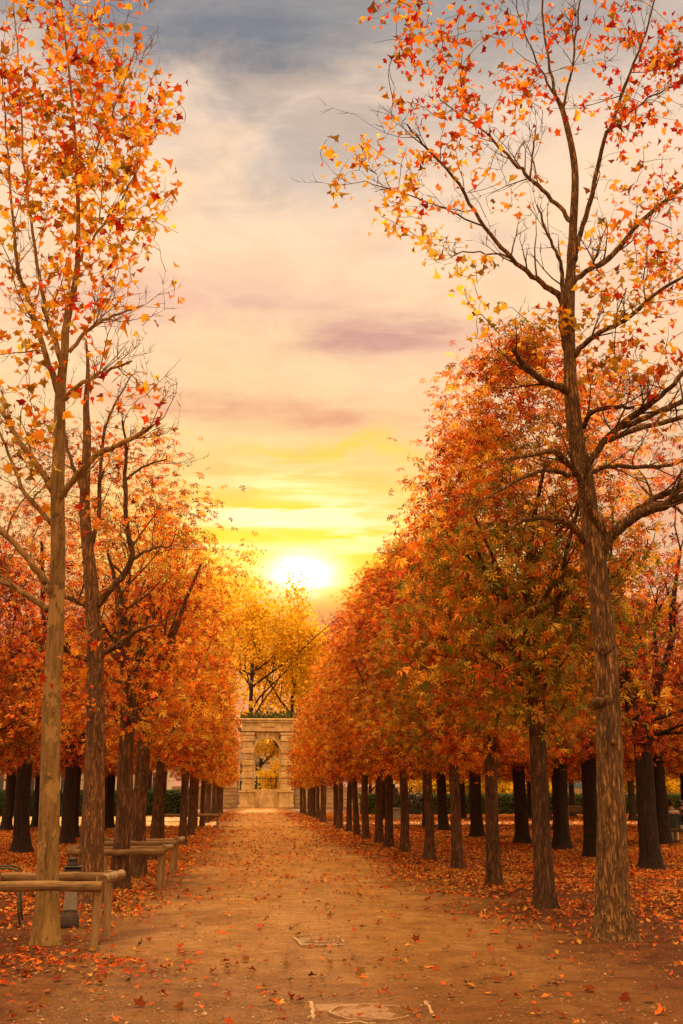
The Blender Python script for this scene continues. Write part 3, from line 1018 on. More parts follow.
# traced trees ---------------------------------------------------------------
class Traced:
    def __init__(s, name, base, Y, barkm, label, cat='tree', group=None):
        s.Y = Y
        s.base = base
        s.root = empty(name, base)
        tag(s.root, label, cat, group)
        s.nodes = []         # sample points along limbs, relative to base
        s.barkm = barkm
        s.rnd = random.Random(len(name) + int(Y * 10))

    def rel(s, px, py, dy=0.0):
        return P(px, py, s.Y + dy) - s.base

    def trunk(s, pts, seed, flare):
        """pts: (px, py, width px)"""
        pp = []; rr = []
        for px, py, w in pts:
            q = s.rel(px, py); pp.append(q); rr.append(w / 2 / PXM(s.Y))
        pp[0].z = -.12; pp[0].y = 0
        mb = MB()
        lumpy_trunk(mb, pp, rr, 24, seed, flare, .07)
        s.tmb = mb
        a, b = smooth_poly(pp, rr, 6)
        s.tp = a
        for q in a:
            if q.z > 2.5: s.nodes.append(q)

    def limb(s, pts, d1=0.0, twigs=5, r_end=.35):
        """pts: (px, py, width px); d1: how far the tip lies behind (+) or before (-) the trunk"""
        n = len(pts)
        pp = []; rr = []
        for i, (px, py, w) in enumerate(pts):
            q = s.rel(px, py, d1 * (i / (n - 1)) ** 1.2)
            pp.append(q); rr.append(max(.004, w / 2 / PXM(s.Y)))
        pp, rr = smooth_poly(pp, rr, 5)
        for q in pp[1:-1]:
            q += Vector((s.rnd.gauss(0, .006), s.rnd.gauss(0, .02), s.rnd.gauss(0, .006)))
        mb = MB()
        mb.tube(pp, rr, 9, .05)
        s.nodes += pp[2:]
        ends = []
        for k in range(int(twigs * 1.5)):
            j = s.rnd.randint(len(pp) // 4, len(pp) - 1)
            t = (pp[min(j + 1, len(pp) - 1)] - pp[j - 1]).normalized()
            d = (t * .8 + Vector((s.rnd.gauss(0, .55), s.rnd.gauss(0, .6), s.rnd.gauss(.25, .5)))).normalized()
            branch_rec(mb, pp[j], d, s.rnd.uniform(.35, .95), max(.005, rr[j] * .4), 2, s.rnd, ends, .1, 5)
        s.nodes += ends
        mb.build('limb', M[s.barkm], s.root, True)
        return pp

    def knob(s, px, py, r):
        q = s.rel(px, py, -.14)
        pts = [q + Vector((0, .1, 0)), q, q + Vector((0, -.04, 0))]
        s.tmb.tube(pts, [r * 1.3, r, r * .55], 10)

    def finish(s, clusters, size=(.085, .15), per=3, dz=1.0, tone=(.5, .2), mat='plane_leaf', tm=None, droop=.3):
        s.tmb.build('trunk', M[s.barkm], s.root, True)
        rng = np.random.default_rng(int(s.Y * 100))
        tw = MB()
        LP = []; LT = []; 
        sprays = []
        for (cx, cy, rx, ry, n, *tn) in clusters:
            for _ in range(max(1, round(n / per))):
                px, py = cx + rng.normal() * rx * .55, cy + rng.normal() * ry * .55
                q = s.rel(px, py, rng.normal() * dz)
                sprays.append((np.array(q), tn[0] if tn else tone[0]))
        N = np.array([tuple(q) for q in s.nodes])
        d0 = [np.min(np.linalg.norm(N - q, axis=1)) for q, _ in sprays]
        for i in np.argsort(d0):
            q, tn = sprays[i]
            dd = np.linalg.norm(N - q, axis=1) + np.clip(N[:, 2] - q[2], 0, 9) * .6
            a = N[np.argmin(dd)]
            L = np.linalg.norm(q - a)
            n = 5
            pts = []
            sag = rng.normal(size=3) * .09 * L
            for k in range(n):
                t = k / (n - 1)
                p = a + (q - a) * t + sag * math.sin(math.pi * t) + np.array([0, 0, .08 * L * math.sin(math.pi * t)]) + rng.normal(size=3) * .012
                pts.append(Vector(p))
            r0 = .0035 + .0035 * min(L, 1.6)
            tw.tube(pts, [r0 * (1 - .55 * k / (n - 1)) for k in range(n)], 4, cap=False)
            N = np.concatenate([N, np.array([tuple(p) for p in pts[1:]])])
            for k in range(max(1, int(rng.poisson(per)))):
                t = rng.uniform(.45, 1.08)
                p = a + (q - a) * t + rng.normal(size=3) * np.array([.11, .11, .1])
                LP.append(p); LT.append(np.clip(rng.normal(tn, tone[1]), 0, 1))
        tag(tw.build('twig_spray', M[tm or s.barkm], s.root, True), kind='stuff')
        LP = np.array(LP); n = len(LP)
        nrm = rng.normal(size=(n, 3)) + np.array([0, -.55, .25])
        fr = rand_frames(n, nrm, rng)
        sc = rng.uniform(size[0], size[1], n)
        big = rng.random(n) < .10
        sc[big] *= 1.35
        sc[rng.random(n) < .025] *= 1.5
        grn = np.where(rng.random(n) < .13, rng.uniform(.3, .9, n), 0)
        me = scatter_mesh('crown', T_LOBE, LP, fr, sc, {'tone': np.array(LT), 'grn': grn}, M[mat])
        c = link('crown', me, s.root)
        c.color = (.5, 1, 0, 1)


# big plane tree at the right
b = G(615, 937); b.z = 0
t = Traced('plane_tree', b, b.y, 'bark_furrow', 'tall nearly bare plane tree with furrowed ochre trunk at the right foreground', 'tree')
t.trunk([(615, 946, 33), (614, 920, 33), (613, 890, 31), (612, 820, 28), (610, 780, 27), (607, 700, 24), (605, 640, 23), (597, 570, 22), (590, 520, 20), (585, 480, 18),
         (576, 440, 17), (572, 400, 16), (570, 370, 14), (569, 310, 12), (573, 232, 9.5), (575, 170, 8), (565, 119, 6.5), (557, 98, 5)], 3, 1.0)
t.knob(606, 648, .085); t.knob(600, 702, .06); t.knob(608, 700, .06); t.knob(613, 742, .05)
t.limb([(600, 556, 13), (610, 538, 12), (621, 527, 12), (639, 514, 11), (661, 506, 10), (683, 497, 9), (725, 478, 7), (770, 440, 4)], -.9, 6)
t.limb([(632, 513, 7), (655, 498, 6.5), (683, 486, 6), (720, 462, 4)], -.2, 4)
t.limb([(602, 546, 11), (601, 528, 10), (591, 509, 10), (583, 487, 9), (578, 474, 8), (566, 462, 7), (554, 452, 6), (537, 454, 4.5), (508, 459, 2.5)], -.8, 4)
t.limb([(580, 474, 6), (566, 474, 5.5), (551, 470, 5), (527, 476, 4), (500, 490, 3), (478, 503, 1.6)], -1.1, 4)
t.limb([(580, 478, 8), (586, 468, 8), (602, 444, 7.5), (615, 431, 7), (634, 415, 6.5), (661, 396, 5.5), (677, 380, 5), (705, 345, 3)], -.7, 5)
t.limb([(590, 474, 6), (596, 470, 5.5), (613, 466, 5), (639, 467, 4.5), (671, 464, 4), (700, 455, 2)], .4, 4)
t.limb([(584, 428, 6), (588, 418, 5.5), (594, 411, 5), (618, 407, 4.5), (634, 408, 3)], -.5, 3)
t.limb([(606, 440, 6.5), (615, 437, 6.5), (650, 425, 6), (683, 417, 5.5), (730, 402, 4)], .6, 4)
t.limb([(622, 427, 7), (639, 420, 6.5), (683, 401, 6), (730, 376, 5)], -.2, 4)
t.limb([(584, 541, 8), (578, 533, 7.5), (570, 525, 7), (553, 518, 6), (521, 521, 4), (508, 531, 2)], -.8, 4)
t.limb([(568, 392, 9), (560, 388, 8.5), (537, 377, 7.5), (519, 359, 6), (513, 350, 4)], -.6, 3)
t.limb([(568, 312, 8), (557, 295, 7), (537, 279, 6), (511, 258, 5), (485, 227, 4.2), (459, 186, 3.5), (428, 150, 2.6), (407, 124, 1.6)], -.5, 7)
t.limb([(485, 227, 2.2), (450, 210, 1.8), (418, 199, 1.5), (366, 181, 1)], .2, 5)
t.limb([(511, 258, 2.2), (480, 252, 1.8), (454, 254, 1.2)], .4, 3)
t.limb([(572, 224, 6), (560, 208, 5), (537, 186, 4.5), (518, 166, 4), (500, 147, 3.2), (470, 121, 2), (440, 100, 1.2)], .6, 6)
t.limb([(530, 178, 2.5), (533, 150, 2), (536, 128, 1.4)], .1, 2)
t.limb([(570, 287, 7), (585, 272, 6), (609, 258, 6), (640, 222, 5.5), (683, 186, 5), (730, 140, 3)], .7, 7)
t.limb([(571, 362, 7), (578, 350, 6.5), (588, 341, 6), (600, 332, 5.5), (625, 320, 5), (661, 290, 4), (700, 268, 2.5)], -.6, 6)
t.limb([(574, 262, 6), (580, 235, 5.5), (588, 207, 5.5), (604, 140, 4.5), (612, 124, 4), (630, 72, 3), (645, 36, 2.4), (656, -5, 1.6), (662, -50, 1)], -.5, 7)
t.limb([(608, 132, 3), (632, 110, 2.5), (660, 92, 2), (695, 78, 1.4)], .6, 5)
t.limb([(557, 100, 4), (548, 60, 3), (542, 0, 2.2), (538, -50, 1.2)], .1, 6)
t.limb([(562, 112, 3.2), (572, 65, 2.6), (580, 0, 2), (584, -45, 1)], -.3, 6)
t.limb([(556, 97, 3), (540, 68, 2.2), (522, 25, 1.5), (515, -15, 1)], .4, 5)
t.limb([(566, 350, 7), (561, 322, 6), (563, 290, 5), (560, 262, 4), (548, 235, 3), (537, 205, 1.8)], -.5, 4)
RC = [(395, 15, 40, 25, 26, .38), (425, 55, 40, 35, 40, .3), (450, 110, 36, 40, 44, .32), (475, 30, 45, 30, 34, .32), (505, 90, 45, 50, 34, .35), (405, 100, 36, 40, 20, .4),
      (352, 130, 22, 45, 9, .75), (345, 190, 26, 30, 8, .85), (385, 165, 34, 40, 26, .8), (405, 205, 32, 30, 20, .75), (425, 240, 34, 26, 13, .85), (445, 180, 32, 40, 22, .5), (465, 265, 40, 30, 12, .75),
      (540, 50, 50, 50, 30, .35), (615, 40, 50, 45, 60, .3), (665, 60, 30, 60, 60, .25), (640, 120, 45, 45, 40, .3), (668, 180, 25, 60, 34, .35), (620, 215, 45, 50, 34, .55),
      (615, 280, 45, 40, 48, .65), (662, 280, 30, 50, 52, .5), (590, 335, 50, 40, 30, .6), (640, 350, 45, 40, 44, .45), (500, 300, 40, 40, 10, .8), (540, 330, 40, 40, 14, .6), (530, 110, 50, 60, 20, .4),
      (500, 180, 40, 40, 18, .6), (470, 330, 25, 20, 3, .8), (640, 400, 50, 40, 22, .45), (600, 380, 30, 30, 5, .8)]
t.finish([(a, b_, c, d, n * 3.0, (e[0] if e else .5) + .06) for a, b_, c, d, n, *e in RC], (.07, .14), 6, .8, (.5, .26))

# plane tree at the left
b = G(45, 943); b.z = 0
t = Traced('plane_tree', b, b.y, 'bark_plane', 'slim leafy plane tree with smooth ochre trunk inside the nearest log guard', 'tree')
t.trunk([(45, 951, 24), (46, 925, 23), (47.5, 890, 20.5), (49, 840, 19.5), (50, 800, 19), (51.5, 700, 17.5), (55, 640, 16), (58, 560, 14.5), (57.5, 490, 13.5), (59.5, 435, 12), (60, 405, 11.5),
         (62, 377, 9.5), (65, 350, 8.5), (66, 329, 8), (71, 303, 7), (76, 276, 6), (78, 250, 5.2), (78, 210, 4.5), (76, 150, 3.6), (70, 80, 2.6), (62, 10, 1.8), (58, -40, 1.2)], 5, .6)
t.limb([(60, 406, 7.5), (56, 384, 7), (44, 350, 6), (34, 316, 5), (30, 300, 4.5), (20, 276, 3.8), (16, 255, 3.2), (11, 200, 2.6), (6, 130, 1.8), (2, 60, 1)], -.5, 9)
t.limb([(62, 366, 6), (55, 340, 5.5), (47, 319, 5), (43, 300, 4.2), (35, 250, 3.4), (24, 160, 2.5), (18, 60, 1.8), (12, -10, 1)], .5, 9)
t.limb([(61, 402, 5), (79, 385, 4.5), (105, 371, 3.5), (132, 361, 2)], -.4, 6)
t.limb([(69, 352, 4.5), (90, 329, 4), (113, 316, 3), (144, 305, 1.4)], .5, 7)
t.limb([(78, 262, 3), (95, 235, 2.5), (118, 205, 2), (140, 165, 1.4)], .3, 7)
t.limb([(77, 200, 2.6), (96, 150, 2.2), (120, 95, 1.6), (138, 40, 1)], -.4, 8)
t.limb([(59, 500, 8), (63, 494, 7.5), (79, 474, 6.5), (100, 453, 6), (119, 445, 5.5), (144, 431, 4.5), (152, 426, 3)], -.5, 4)
t.limb([(54, 492, 8), (47, 480, 7), (40, 469, 6.5), (18, 440, 5.5), (5, 416, 4.5), (-14, 385, 3), (-30, 340, 2)], .2, 5)
t.limb([(55, 526, 6), (49, 520, 5.5), (32, 501, 5), (21, 485, 4), (8, 452, 3), (-6, 420, 2)], .6, 4)
t.limb([(50, 592, 8), (45, 583, 7.5), (26, 556, 6.5), (0, 530, 5.5), (-30, 500, 4)], -.3, 5)
t.limb([(48, 610, 7), (40, 604, 6.5), (16, 588, 5.5), (0, 581, 5), (-40, 560, 3)], .5, 5)
LC = [(45, 30, 70, 45, 80, .42), (95, 40, 50, 45, 60, .45), (20, 90, 50, 40, 60, .32), (75, 100, 60, 40, 85, .45), (125, 95, 40, 45, 52, .45), (40, 150, 60, 40, 75, .38), (95, 160, 55, 40, 80, .55),
      (145, 150, 35, 40, 40, .5), (165, 110, 18, 40, 12, .4), (170, 190, 16, 25, 8, .55), (50, 205, 60, 35, 55, .5), (110, 210, 45, 35, 45, .62), (145, 205, 30, 30, 24, .7), (60, 255, 55, 30, 34, .55),
      (120, 255, 40, 25, 24, .5), (30, 290, 40, 35, 30, .45), (100, 300, 35, 30, 18, .4), (30, 350, 40, 40, 34, .5), (75, 330, 35, 35, 20, .45), (20, 420, 34, 45, 26, .6), (90, 400, 45, 45, 14, .3),
      (145, 395, 22, 30, 7, .4), (160, 300, 18, 20, 3, .8), (30, 500, 34, 50, 14, .65), (80, 530, 35, 50, 9, .3), (60, 620, 45, 40, 9, .3), (60, -40, 80, 40, 90, .4), (180, 358, 3, 3, 2, .9)]
t.finish([(a, b_, c, d, n * 2.9, e[0] + .10) for a, b_, c, d, n, *e in LC], (.075, .15), 4, .85, (.5, .24))

# darker second tree of the left row
b = G(90, 903); b.z = 0
t = Traced('chestnut_tree', b, b.y, 'bark_warm', 'brown leaning second tree of the left row with nearly bare upper branches', 'tree')
t.trunk([(89, 908, 25), (90, 890, 24), (92, 850, 22), (95, 760, 19), (96, 740, 18), (95, 660, 16.5), (93, 620, 15.5), (90, 570, 13), (87, 540, 11.5), (85, 500, 10.5), (87, 440, 8.5), (86, 405, 6),
         (88, 370, 4), (86, 340, 2)], 9, .7)
t.limb([(97, 606, 8), (104, 597, 7.5), (116, 583, 7), (132, 559, 6), (127, 527, 5), (125, 480, 4.2), (126, 450, 3), (122, 420, 1.6)], -.5, 7)
t.limb([(130, 562, 4), (148, 550, 3), (170, 546, 1.6)], .3, 4)
t.limb([(126, 480, 3), (138, 470, 2.6), (150, 464, 2.2), (167, 459, 1.2)], .2, 5)
t.limb([(99, 658, 6), (110, 650, 5.5), (124, 641, 5), (140, 630, 3.5), (160, 625, 1.6)], -.4, 5)
t.limb([(89, 606, 6), (82, 603, 6), (71, 599, 5), (55, 590, 3.5), (40, 570, 2)], .4, 4)
t.limb([(90, 550, 5), (98, 520, 4.5), (100, 480, 4), (103, 440, 3), (112, 410, 2.2), (132, 375, 1.2)], .6, 7)
t.limb([(84, 492, 5), (74, 470, 4), (66, 440, 3), (62, 400, 1.6)], .5, 6)
t.limb([(88, 660, 5), (74, 655, 4.5), (60, 648, 3.5), (40, 650, 1.8)], -.4, 4)
TC = [(120, 480, 50, 60, 60, .35), (90, 430, 40, 50, 40, .3), (140, 560, 40, 50, 55, .4), (70, 560, 45, 60, 55, .35), (110, 640, 55, 45, 90, .4), (60, 660, 45, 40, 70, .38), (150, 690, 45, 35, 80, .4),
      (90, 715, 55, 22, 80, .4), (30, 700, 40, 30, 60, .4), (140, 430, 35, 50, 30, .35)]
t.finish(TC, (.06, .11), 4, .9, (.4, .16), 'leaf')


# ------------------------------------------------------------------ big yellow trees beyond the arch
def big_tree(x, y, h, rx, seed, label, group, clear=4.0, n=520, per=16, ls=.55, mat='yellow_leaf', tone=.5, green=.4, name='plane_tree', clump=.95, r=.45):
    rnd = random.Random(seed)
    mb = MB()
    lumpy_trunk(mb, [(0, 0, -.2), (.05, 0, clear * .5), (0, .1, clear), (.2, 0, h * .5)], [r, r * .85, r * .75, r * .5], 14, seed, .4)
    ends = []
    for k in range(9):
        a = rnd.uniform(0, 6.28)
        z = rnd.uniform(clear * .8, h * .5)
        branch_rec(mb, (0.05, 0, z), (math.cos(a) * .8, math.sin(a) * .8, rnd.uniform(.4, 1.2)), h * rnd.uniform(.28, .42), r * .35, 2, rnd, ends, .3, 6)
    root = empty(name, (x, y, 0))
    tag(root, label, 'tree', group)
    link('trunk', mb.mesh('trunk', M['bark_dark'], True), root)
    rng = np.random.default_rng(seed)
    # foliage sits in boughs: lobes around branch ends
    E = np.array([tuple(e) for e in ends])
    E = E[E[:, 2] > clear * .7]
    pick = E[rng.integers(0, len(E), n)]
    C = pick + rng.normal(size=(n, 3)) * np.array([rx * .16, rx * .16, h * .045])
    s = np.array([rx, rx, h * .5]); c0 = np.array([0, 0, h * .52])
    d = np.linalg.norm((C - c0) / s, axis=1)
    C = np.where((d > 1)[:, None], c0 + (C - c0) / np.maximum(d, 1)[:, None], C)
    idx = np.repeat(np.arange(n), per)
    N = len(idx)
    pos = C[idx] + rng.normal(size=(N, 3)) * np.array([clump, clump, clump * .6])
    pos[:, 2] = np.maximum(pos[:, 2], clear * .55)
    fr = rand_frames(N, rng.normal(size=(N, 3)) + np.array([0, 0, .5]), rng)
    ct = rng.normal(.5, .16, n)
    wi = rng.beta(1.0, 4.0, N) if mat == 'yellow_leaf' else rng.beta(1.1, 1.7, N)
    at = {'wither': wi, 'tone': np.clip(ct[idx] + rng.normal(0, .13, N), 0, 1), 'grn': (rng.random(n)[idx] < .3).astype(float)}
    me = scatter_mesh('crown', T_SIMPLE, pos, fr, ls * rng.uniform(.6, 1.2, N), at, M[mat])
    c = link('crown', me, root)
    c.color = (tone, green, 0, 1)
    return root


g_ = 'big trees beyond the stone arch'
big_tree(P(250, 700, 146).x, 146, 38, 7.4, 301, 'tall amber tree rising behind the left half of the stone arch', g_, 4, 680)
big_tree(P(291, 700, 150).x, 150, 30, 5.4, 302, 'yellow tree behind the right half of the stone arch', g_, 4, 600)
big_tree(P(262, 700, 170).x, 170, 12.5, 4.5, 306, 'dark olive tree filling the head of the arch opening', g_, 7.0, 260, 14, .4, tone=.05, green=.9, r=.2, clump=.7)
big_tree(P(215, 700, 158).x, 158, 41, 7.5, 303, 'olive gold tree beyond the arch, left of the tall amber one', g_, 8)
big_tree(P(330, 700, 165).x, 165, 27, 7, 304, 'golden tree beyond the arch, hidden by the right row', g_, 6)
big_tree(P(274, 770, 152).x, 152, 6.2, 2.2, 305, 'small bright yellow tree seen through the arch opening', g_, 1.2, 160, 16, .4, tone=.85, green=0, r=.12, clump=.6)
for i, (px, Y, h, rx) in enumerate([(455, 96, 11, 5), (500, 104, 12, 5.5), (545, 98, 11, 5), (590, 108, 12, 6), (635, 100, 12, 6), (680, 106, 13, 6.5), (410, 112, 11, 5), (370, 120, 12, 5)]):
    big_tree(P(px, 780, Y).x, Y, h, rx, 320 + i, '%s pale green yellow tree from the left in the line behind the right hedge' % ORD[i], 'trees behind the right hedge', 1.3, 420, 14, .42,
             tone=.55, green=.9, clump=.8, r=.25)
for i, (px, Y, h, rx) in enumerate([(430, 91, 4.6, 3), (462, 90, 4.2, 3), (495, 92, 5.0, 3), (530, 90, 4.0, 3), (615, 91, 4.6, 3), (648, 90, 4.0, 3), (682, 92, 4.8, 3)]):
    big_tree(P(px, 780, Y).x, Y, h, rx, 380 + i, '%s bushy yellow green shrub from the left close behind the right hedge' % ORD[i], 'shrubs behind the right hedge', .5, 260, 14, .32,
             tone=.6, green=1.0, clump=.6, r=.1, name='shrub')
for i, (px, Y, h, rx) in enumerate([(-20, 98, 13, 6), (40, 102, 12, 6), (100, 98, 12, 5.5), (150, 104, 13, 5.5)]):
    big_tree(P(px, 780, Y).x, Y, h, rx, 340 + i, '%s orange tree from the left in the line behind the left hedge' % ORD[i], 'trees behind the left hedge', 3.0, 300, 14, .42,
             mat='leaf', tone=.6, green=.3, clump=.8, r=.25)


for x, y, sd_ in ((5.2, -3.2, 361), (-3.6, -2.6, 362), (1.0, -7.0, 363)):  # out-of-view trees added to shade the near ground and trunks
    big_tree(x, y, 13, 4.8, sd_, 'broad orange tree added out of view behind the viewer for shade', 'shade trees added behind the viewer', 4.2, 420, 15, .2, mat='leaf', tone=.5, green=.3, clump=.5, r=.22)


# ------------------------------------------------------------------ hedges
def hedge(x0, x1, y, depth, h, label, seed, tone=.5):
    root = empty('hedge', ((x0 + x1) / 2, y, 0))
    tag(root, label, 'hedge')
    L = x1 - x0
    mb = MB(); mb.box((0, 0, h * .47), (L - .2, depth - .25, h * .92), bev=.1)
    core = mb.build('stem', M['bark_dark'], root)
    rng = np.random.default_rng(seed)
    n = int(L * 900)
    f = rng.random(n)
    x = rng.uniform(-L / 2, L / 2, n); z = rng.uniform(.05, h, n); yv = np.full(n, -depth / 2)
    topm = f < .3
    z[topm] = h; yv[topm] = rng.uniform(-depth / 2, depth / 2, topm.sum())
    bk = f > .9
    yv[bk] = depth / 2
    pos = np.stack([x, yv, z], 1) + rng.normal(size=(n, 3)) * .06
    fr = rand_frames(n, rng.normal(size=(n, 3)) + np.array([0, -.6, .5]), rng)
    me = scatter_mesh('foliage', T_SIMPLE, pos, fr, rng.uniform(.1, .2, n), {'tone': np.clip(rng.normal(.5, .2, n), 0, 1), 'grn': np.zeros(n)}, M['hedge_leaf'])
    c = link('foliage', me, root)
    c.color = (tone, 0, 0, 1)


hedge(-30, -4.6, 81.5, 1.2, 1.75, 'dark clipped hedge along the gravel left of the walk', 11, .35)
hedge(8.5, 45, 86, 1.3, 1.5, 'green clipped hedge behind the trees right of the walk', 12, .75)

# ------------------------------------------------------------------ arch and far wall
AY = 130.0
AX = P(266.5, 790, AY).x
UM = 1.0 / PXM(AY)          # metres per pixel there


def az_(py):
    return P(266, py, AY).z


root = empty('stone_arch', (AX, AY, 0))
tag(root, 'golden stone archway with banded pilasters closing the end of the walk', 'archway')
hw, ow = 25.2 * UM, 12.2 * UM
Zp, Zs, Zt, Ze, Zc = az_(791), az_(751.5), az_(739.5), az_(732), az_(719)
# panel between pilasters with the round headed opening
mb = MB()
ra = ow
n = 18
arc = [(-ra * math.cos(math.pi * i / n), Zs + ra * math.sin(math.pi * i / n)) for i in range(n + 1)]
left = hw * .66
inner = [(-ra, 0)] + arc + [(ra, 0)]
outer_l = [(-left, 0), (-left, Ze), (0, Ze)]
v = []
prev = None
seg = [(-ra, 0.0)] + arc + [(ra, 0.0)]
outs = []
for (x, z) in seg:
    if z <= Zs + 1e-6 and x < 0: outs.append((-left, z))
    elif z <= Zs + 1e-6 and x > 0: outs.append((left, z))
    else:
        outs.append((x / ra * left if abs(x) > ra * .72 else x / (ra * .72) * left, Ze))
outs[1] = (-left, Zs); outs[-2] = (left, Zs)
for i in range(len(seg) - 1):
    q = [seg[i], seg[i + 1], outs[i + 1], outs[i]]
    if i in (1, len(seg) - 3):
        s_ = -1 if i == 1 else 1
        q = [seg[i], seg[i + 1], outs[i + 1], (s_ * left, Ze), outs[i]] if i == 1 else [seg[i], seg[i + 1], outs[i + 1], (s_ * left, Ze), outs[i]]
    mb.prism(q, -.45, .45)
mb.build('wall', M['stone'], root)
# archivolt and keystone
mb = MB()
for i in range(n):
    a0, a1 = math.pi * i / n, math.pi * (i + 1) / n
    q = [(-(ra + d) * math.cos(a), Zs + (ra + d) * math.sin(a)) for d, a in ((.02, a0), (.02, a1), (.34, a1), (.34, a0))]
    mb.prism(q, -.56, -.4)
mb.box((0, -.52, Zs + ra + .3), (.42, .3, .75), taper=1.2, bev=.03)
mb.build('archivolt', M['stone'], root)
for sx in (-1, 1):
    xc = sx * (hw + ow) / 2
    w = (hw - ow) * .98
    mb = MB()
    mb.box((xc, -.1, .14), (w + .34, 1.9, .28), bev=.04)
    mb.box((xc, -.1, Zp / 2 + .1), (w + .08, 1.6, Zp - .38), bev=.03)
    mb.box((xc, -.1, Zp - .06), (w + .36, 1.85, .22), bev=.05)
    mb.build('pedestal', M['stone'], root)
    mb = MB()
    nb = 9
    hgt_b = (Ze - Zp - .5) / nb
    for k in range(nb):
        wide = k % 2 == 0
        mb.box((xc, -.1, Zp + .05 + hgt_b * (k + .5)), (w * (.88 if wide else .76), 1.5 if wide else 1.28, hgt_b - .06), bev=.05)
    mb.box((xc, -.1, (Zp + Ze) / 2), (w * .68, 1.1, Ze - Zp - .1), bev=.02)
    mb.box((xc, -.1, Ze - .26), (w * 1.02, 1.6, .36), bev=.08)
    mb.build('pilaster', M['stone'], root)
    # scroll bracket at the outer side
    mb = MB()
    xo = sx * (hw + .02)
    prof = [(0, az_(752)), (.22, az_(747)), (.16, az_(743)), (.42, az_(738)), (.52, az_(735)), (.34, az_(733)), (0, Ze)]
    prof = [(xo - sx * .25 + sx * p[0], p[1]) for p in prof]
    mb.prism(prof if sx < 0 else prof[::-1], -.5, .3)
    mb.build('scroll_bracket', M['stone'], root)
mb = MB()
T = Zc - Ze
mb.box((0, -.1, Ze + T * .16), (2 * hw + .1, 1.75, T * .3), bev=.04)
mb.box((0, -.1, Ze + T * .5), (2 * hw - .02, 1.6, T * .40), bev=.02)
mb.box((0, -.1, Ze + T * .77), (2 * hw + .45, 2.05, T * .16), bev=.05)
mb.box((0, -.1, Ze + T * .92), (2 * hw + .75, 2.3, T * .15), bev=.05)
mb.box((0, -1.0, Ze + T * .5), (1.7, .14, T * .28), bev=.02)
mb.build('entablature', M['stone'], root)
mb = MB()
mb.box((0, .28, az_(789.5) / 2), (2 * ow + .04, .7, az_(789.5)), bev=.03)
mb.box((0, -.12, az_(797) / 2), (2 * ow * .62, .34, az_(797)), bev=.03)
mb.build('parapet', M['stone'], root)

# greenery growing on top of the arch
rng = np.random.default_rng(5)
n = 900
rt = empty('ivy', (AX, AY, Zc + .02))
tag(rt, 'ragged green growth along the top of the stone arch', 'plant')
hh = np.abs(rng.normal(0, .42, n))
pos = np.stack([rng.uniform(-hw * 1.05, hw * 1.05, n), rng.uniform(-.9, .7, n), hh], 1)
me = scatter_mesh('foliage', T_SIMPLE, pos, rand_frames(n, rng.normal(size=(n, 3)), rng), rng.uniform(.18, .42, n), {'tone': np.clip(rng.normal(.5, .25, n), 0, 1), 'grn': np.zeros(n)}, M['hedge_leaf'])
c = link('foliage', me, rt); c.color = (.8, 0, 0, 1)
# retaining walls beside the arch
def far_wall(x0, x1, label):
    rt = empty('stone_wall', ((x0 + x1) / 2, AY + .6, 0))
    tag(rt, label, 'wall')
    L = abs(x1 - x0); h = az_(786)
    mb = MB(); 
    rows = 5
    rnd = random.Random(int(abs(x0) * 10))
    for r_ in range(rows):
        x = -L / 2
        while x < L / 2 - .2:
            w = min(rnd.uniform(1.2, 2.2), L / 2 - x)
            mb.box((x + w / 2, -.02 * rnd.random(), (r_ + .5) * (h - .25) / rows), (w - .03, .8, (h - .25) / rows - .03), bev=.03)
            x += w
    mb.box((0, .05, h / 2 - .15), (L, .6, h - .35))
    mb.build('masonry', M['stone_dark'], rt)
    mb = MB(); mb.box((0, 0, h - .12), (L, 1.05, .24), bev=.04); mb.build('coping', M['stone_dark'], rt)
far_wall(-45, AX - hw - .3, 'golden masonry wall running left from the stone arch')
far_wall(AX + hw + .3, 60, 'golden masonry wall running right from the stone arch')

# railing behind the arch opening
rt = empty('iron_railing', (AX, AY + 2.6, 0))
tag(rt, 'dark iron railing seen through the arch opening', 'railing')
zb, zt = az_(788.5) - .4, az_(776)
mb = MB()
for z in (zb + .25, zt - .25): mb.box((0, 0, z), (7, .06, .07))
mb.build('rail', M['iron'], rt)
mb = MB()
for k in range(38):
    x = -3.5 + 7 * k / 37
    mb.tube([(x, 0, 0), (x, 0, zt - .08), (x, 0, zt + .05)], [.028, .028, .006], 6)
mb.build('bar', M['iron'], rt)
for x in (-3.5, -1.2, 1.2, 3.5):
    mb = MB(); mb.box((x, .06, zt / 2), (.16, .16, zt + .1), bev=.02); mb.build('post', M['iron'], rt)


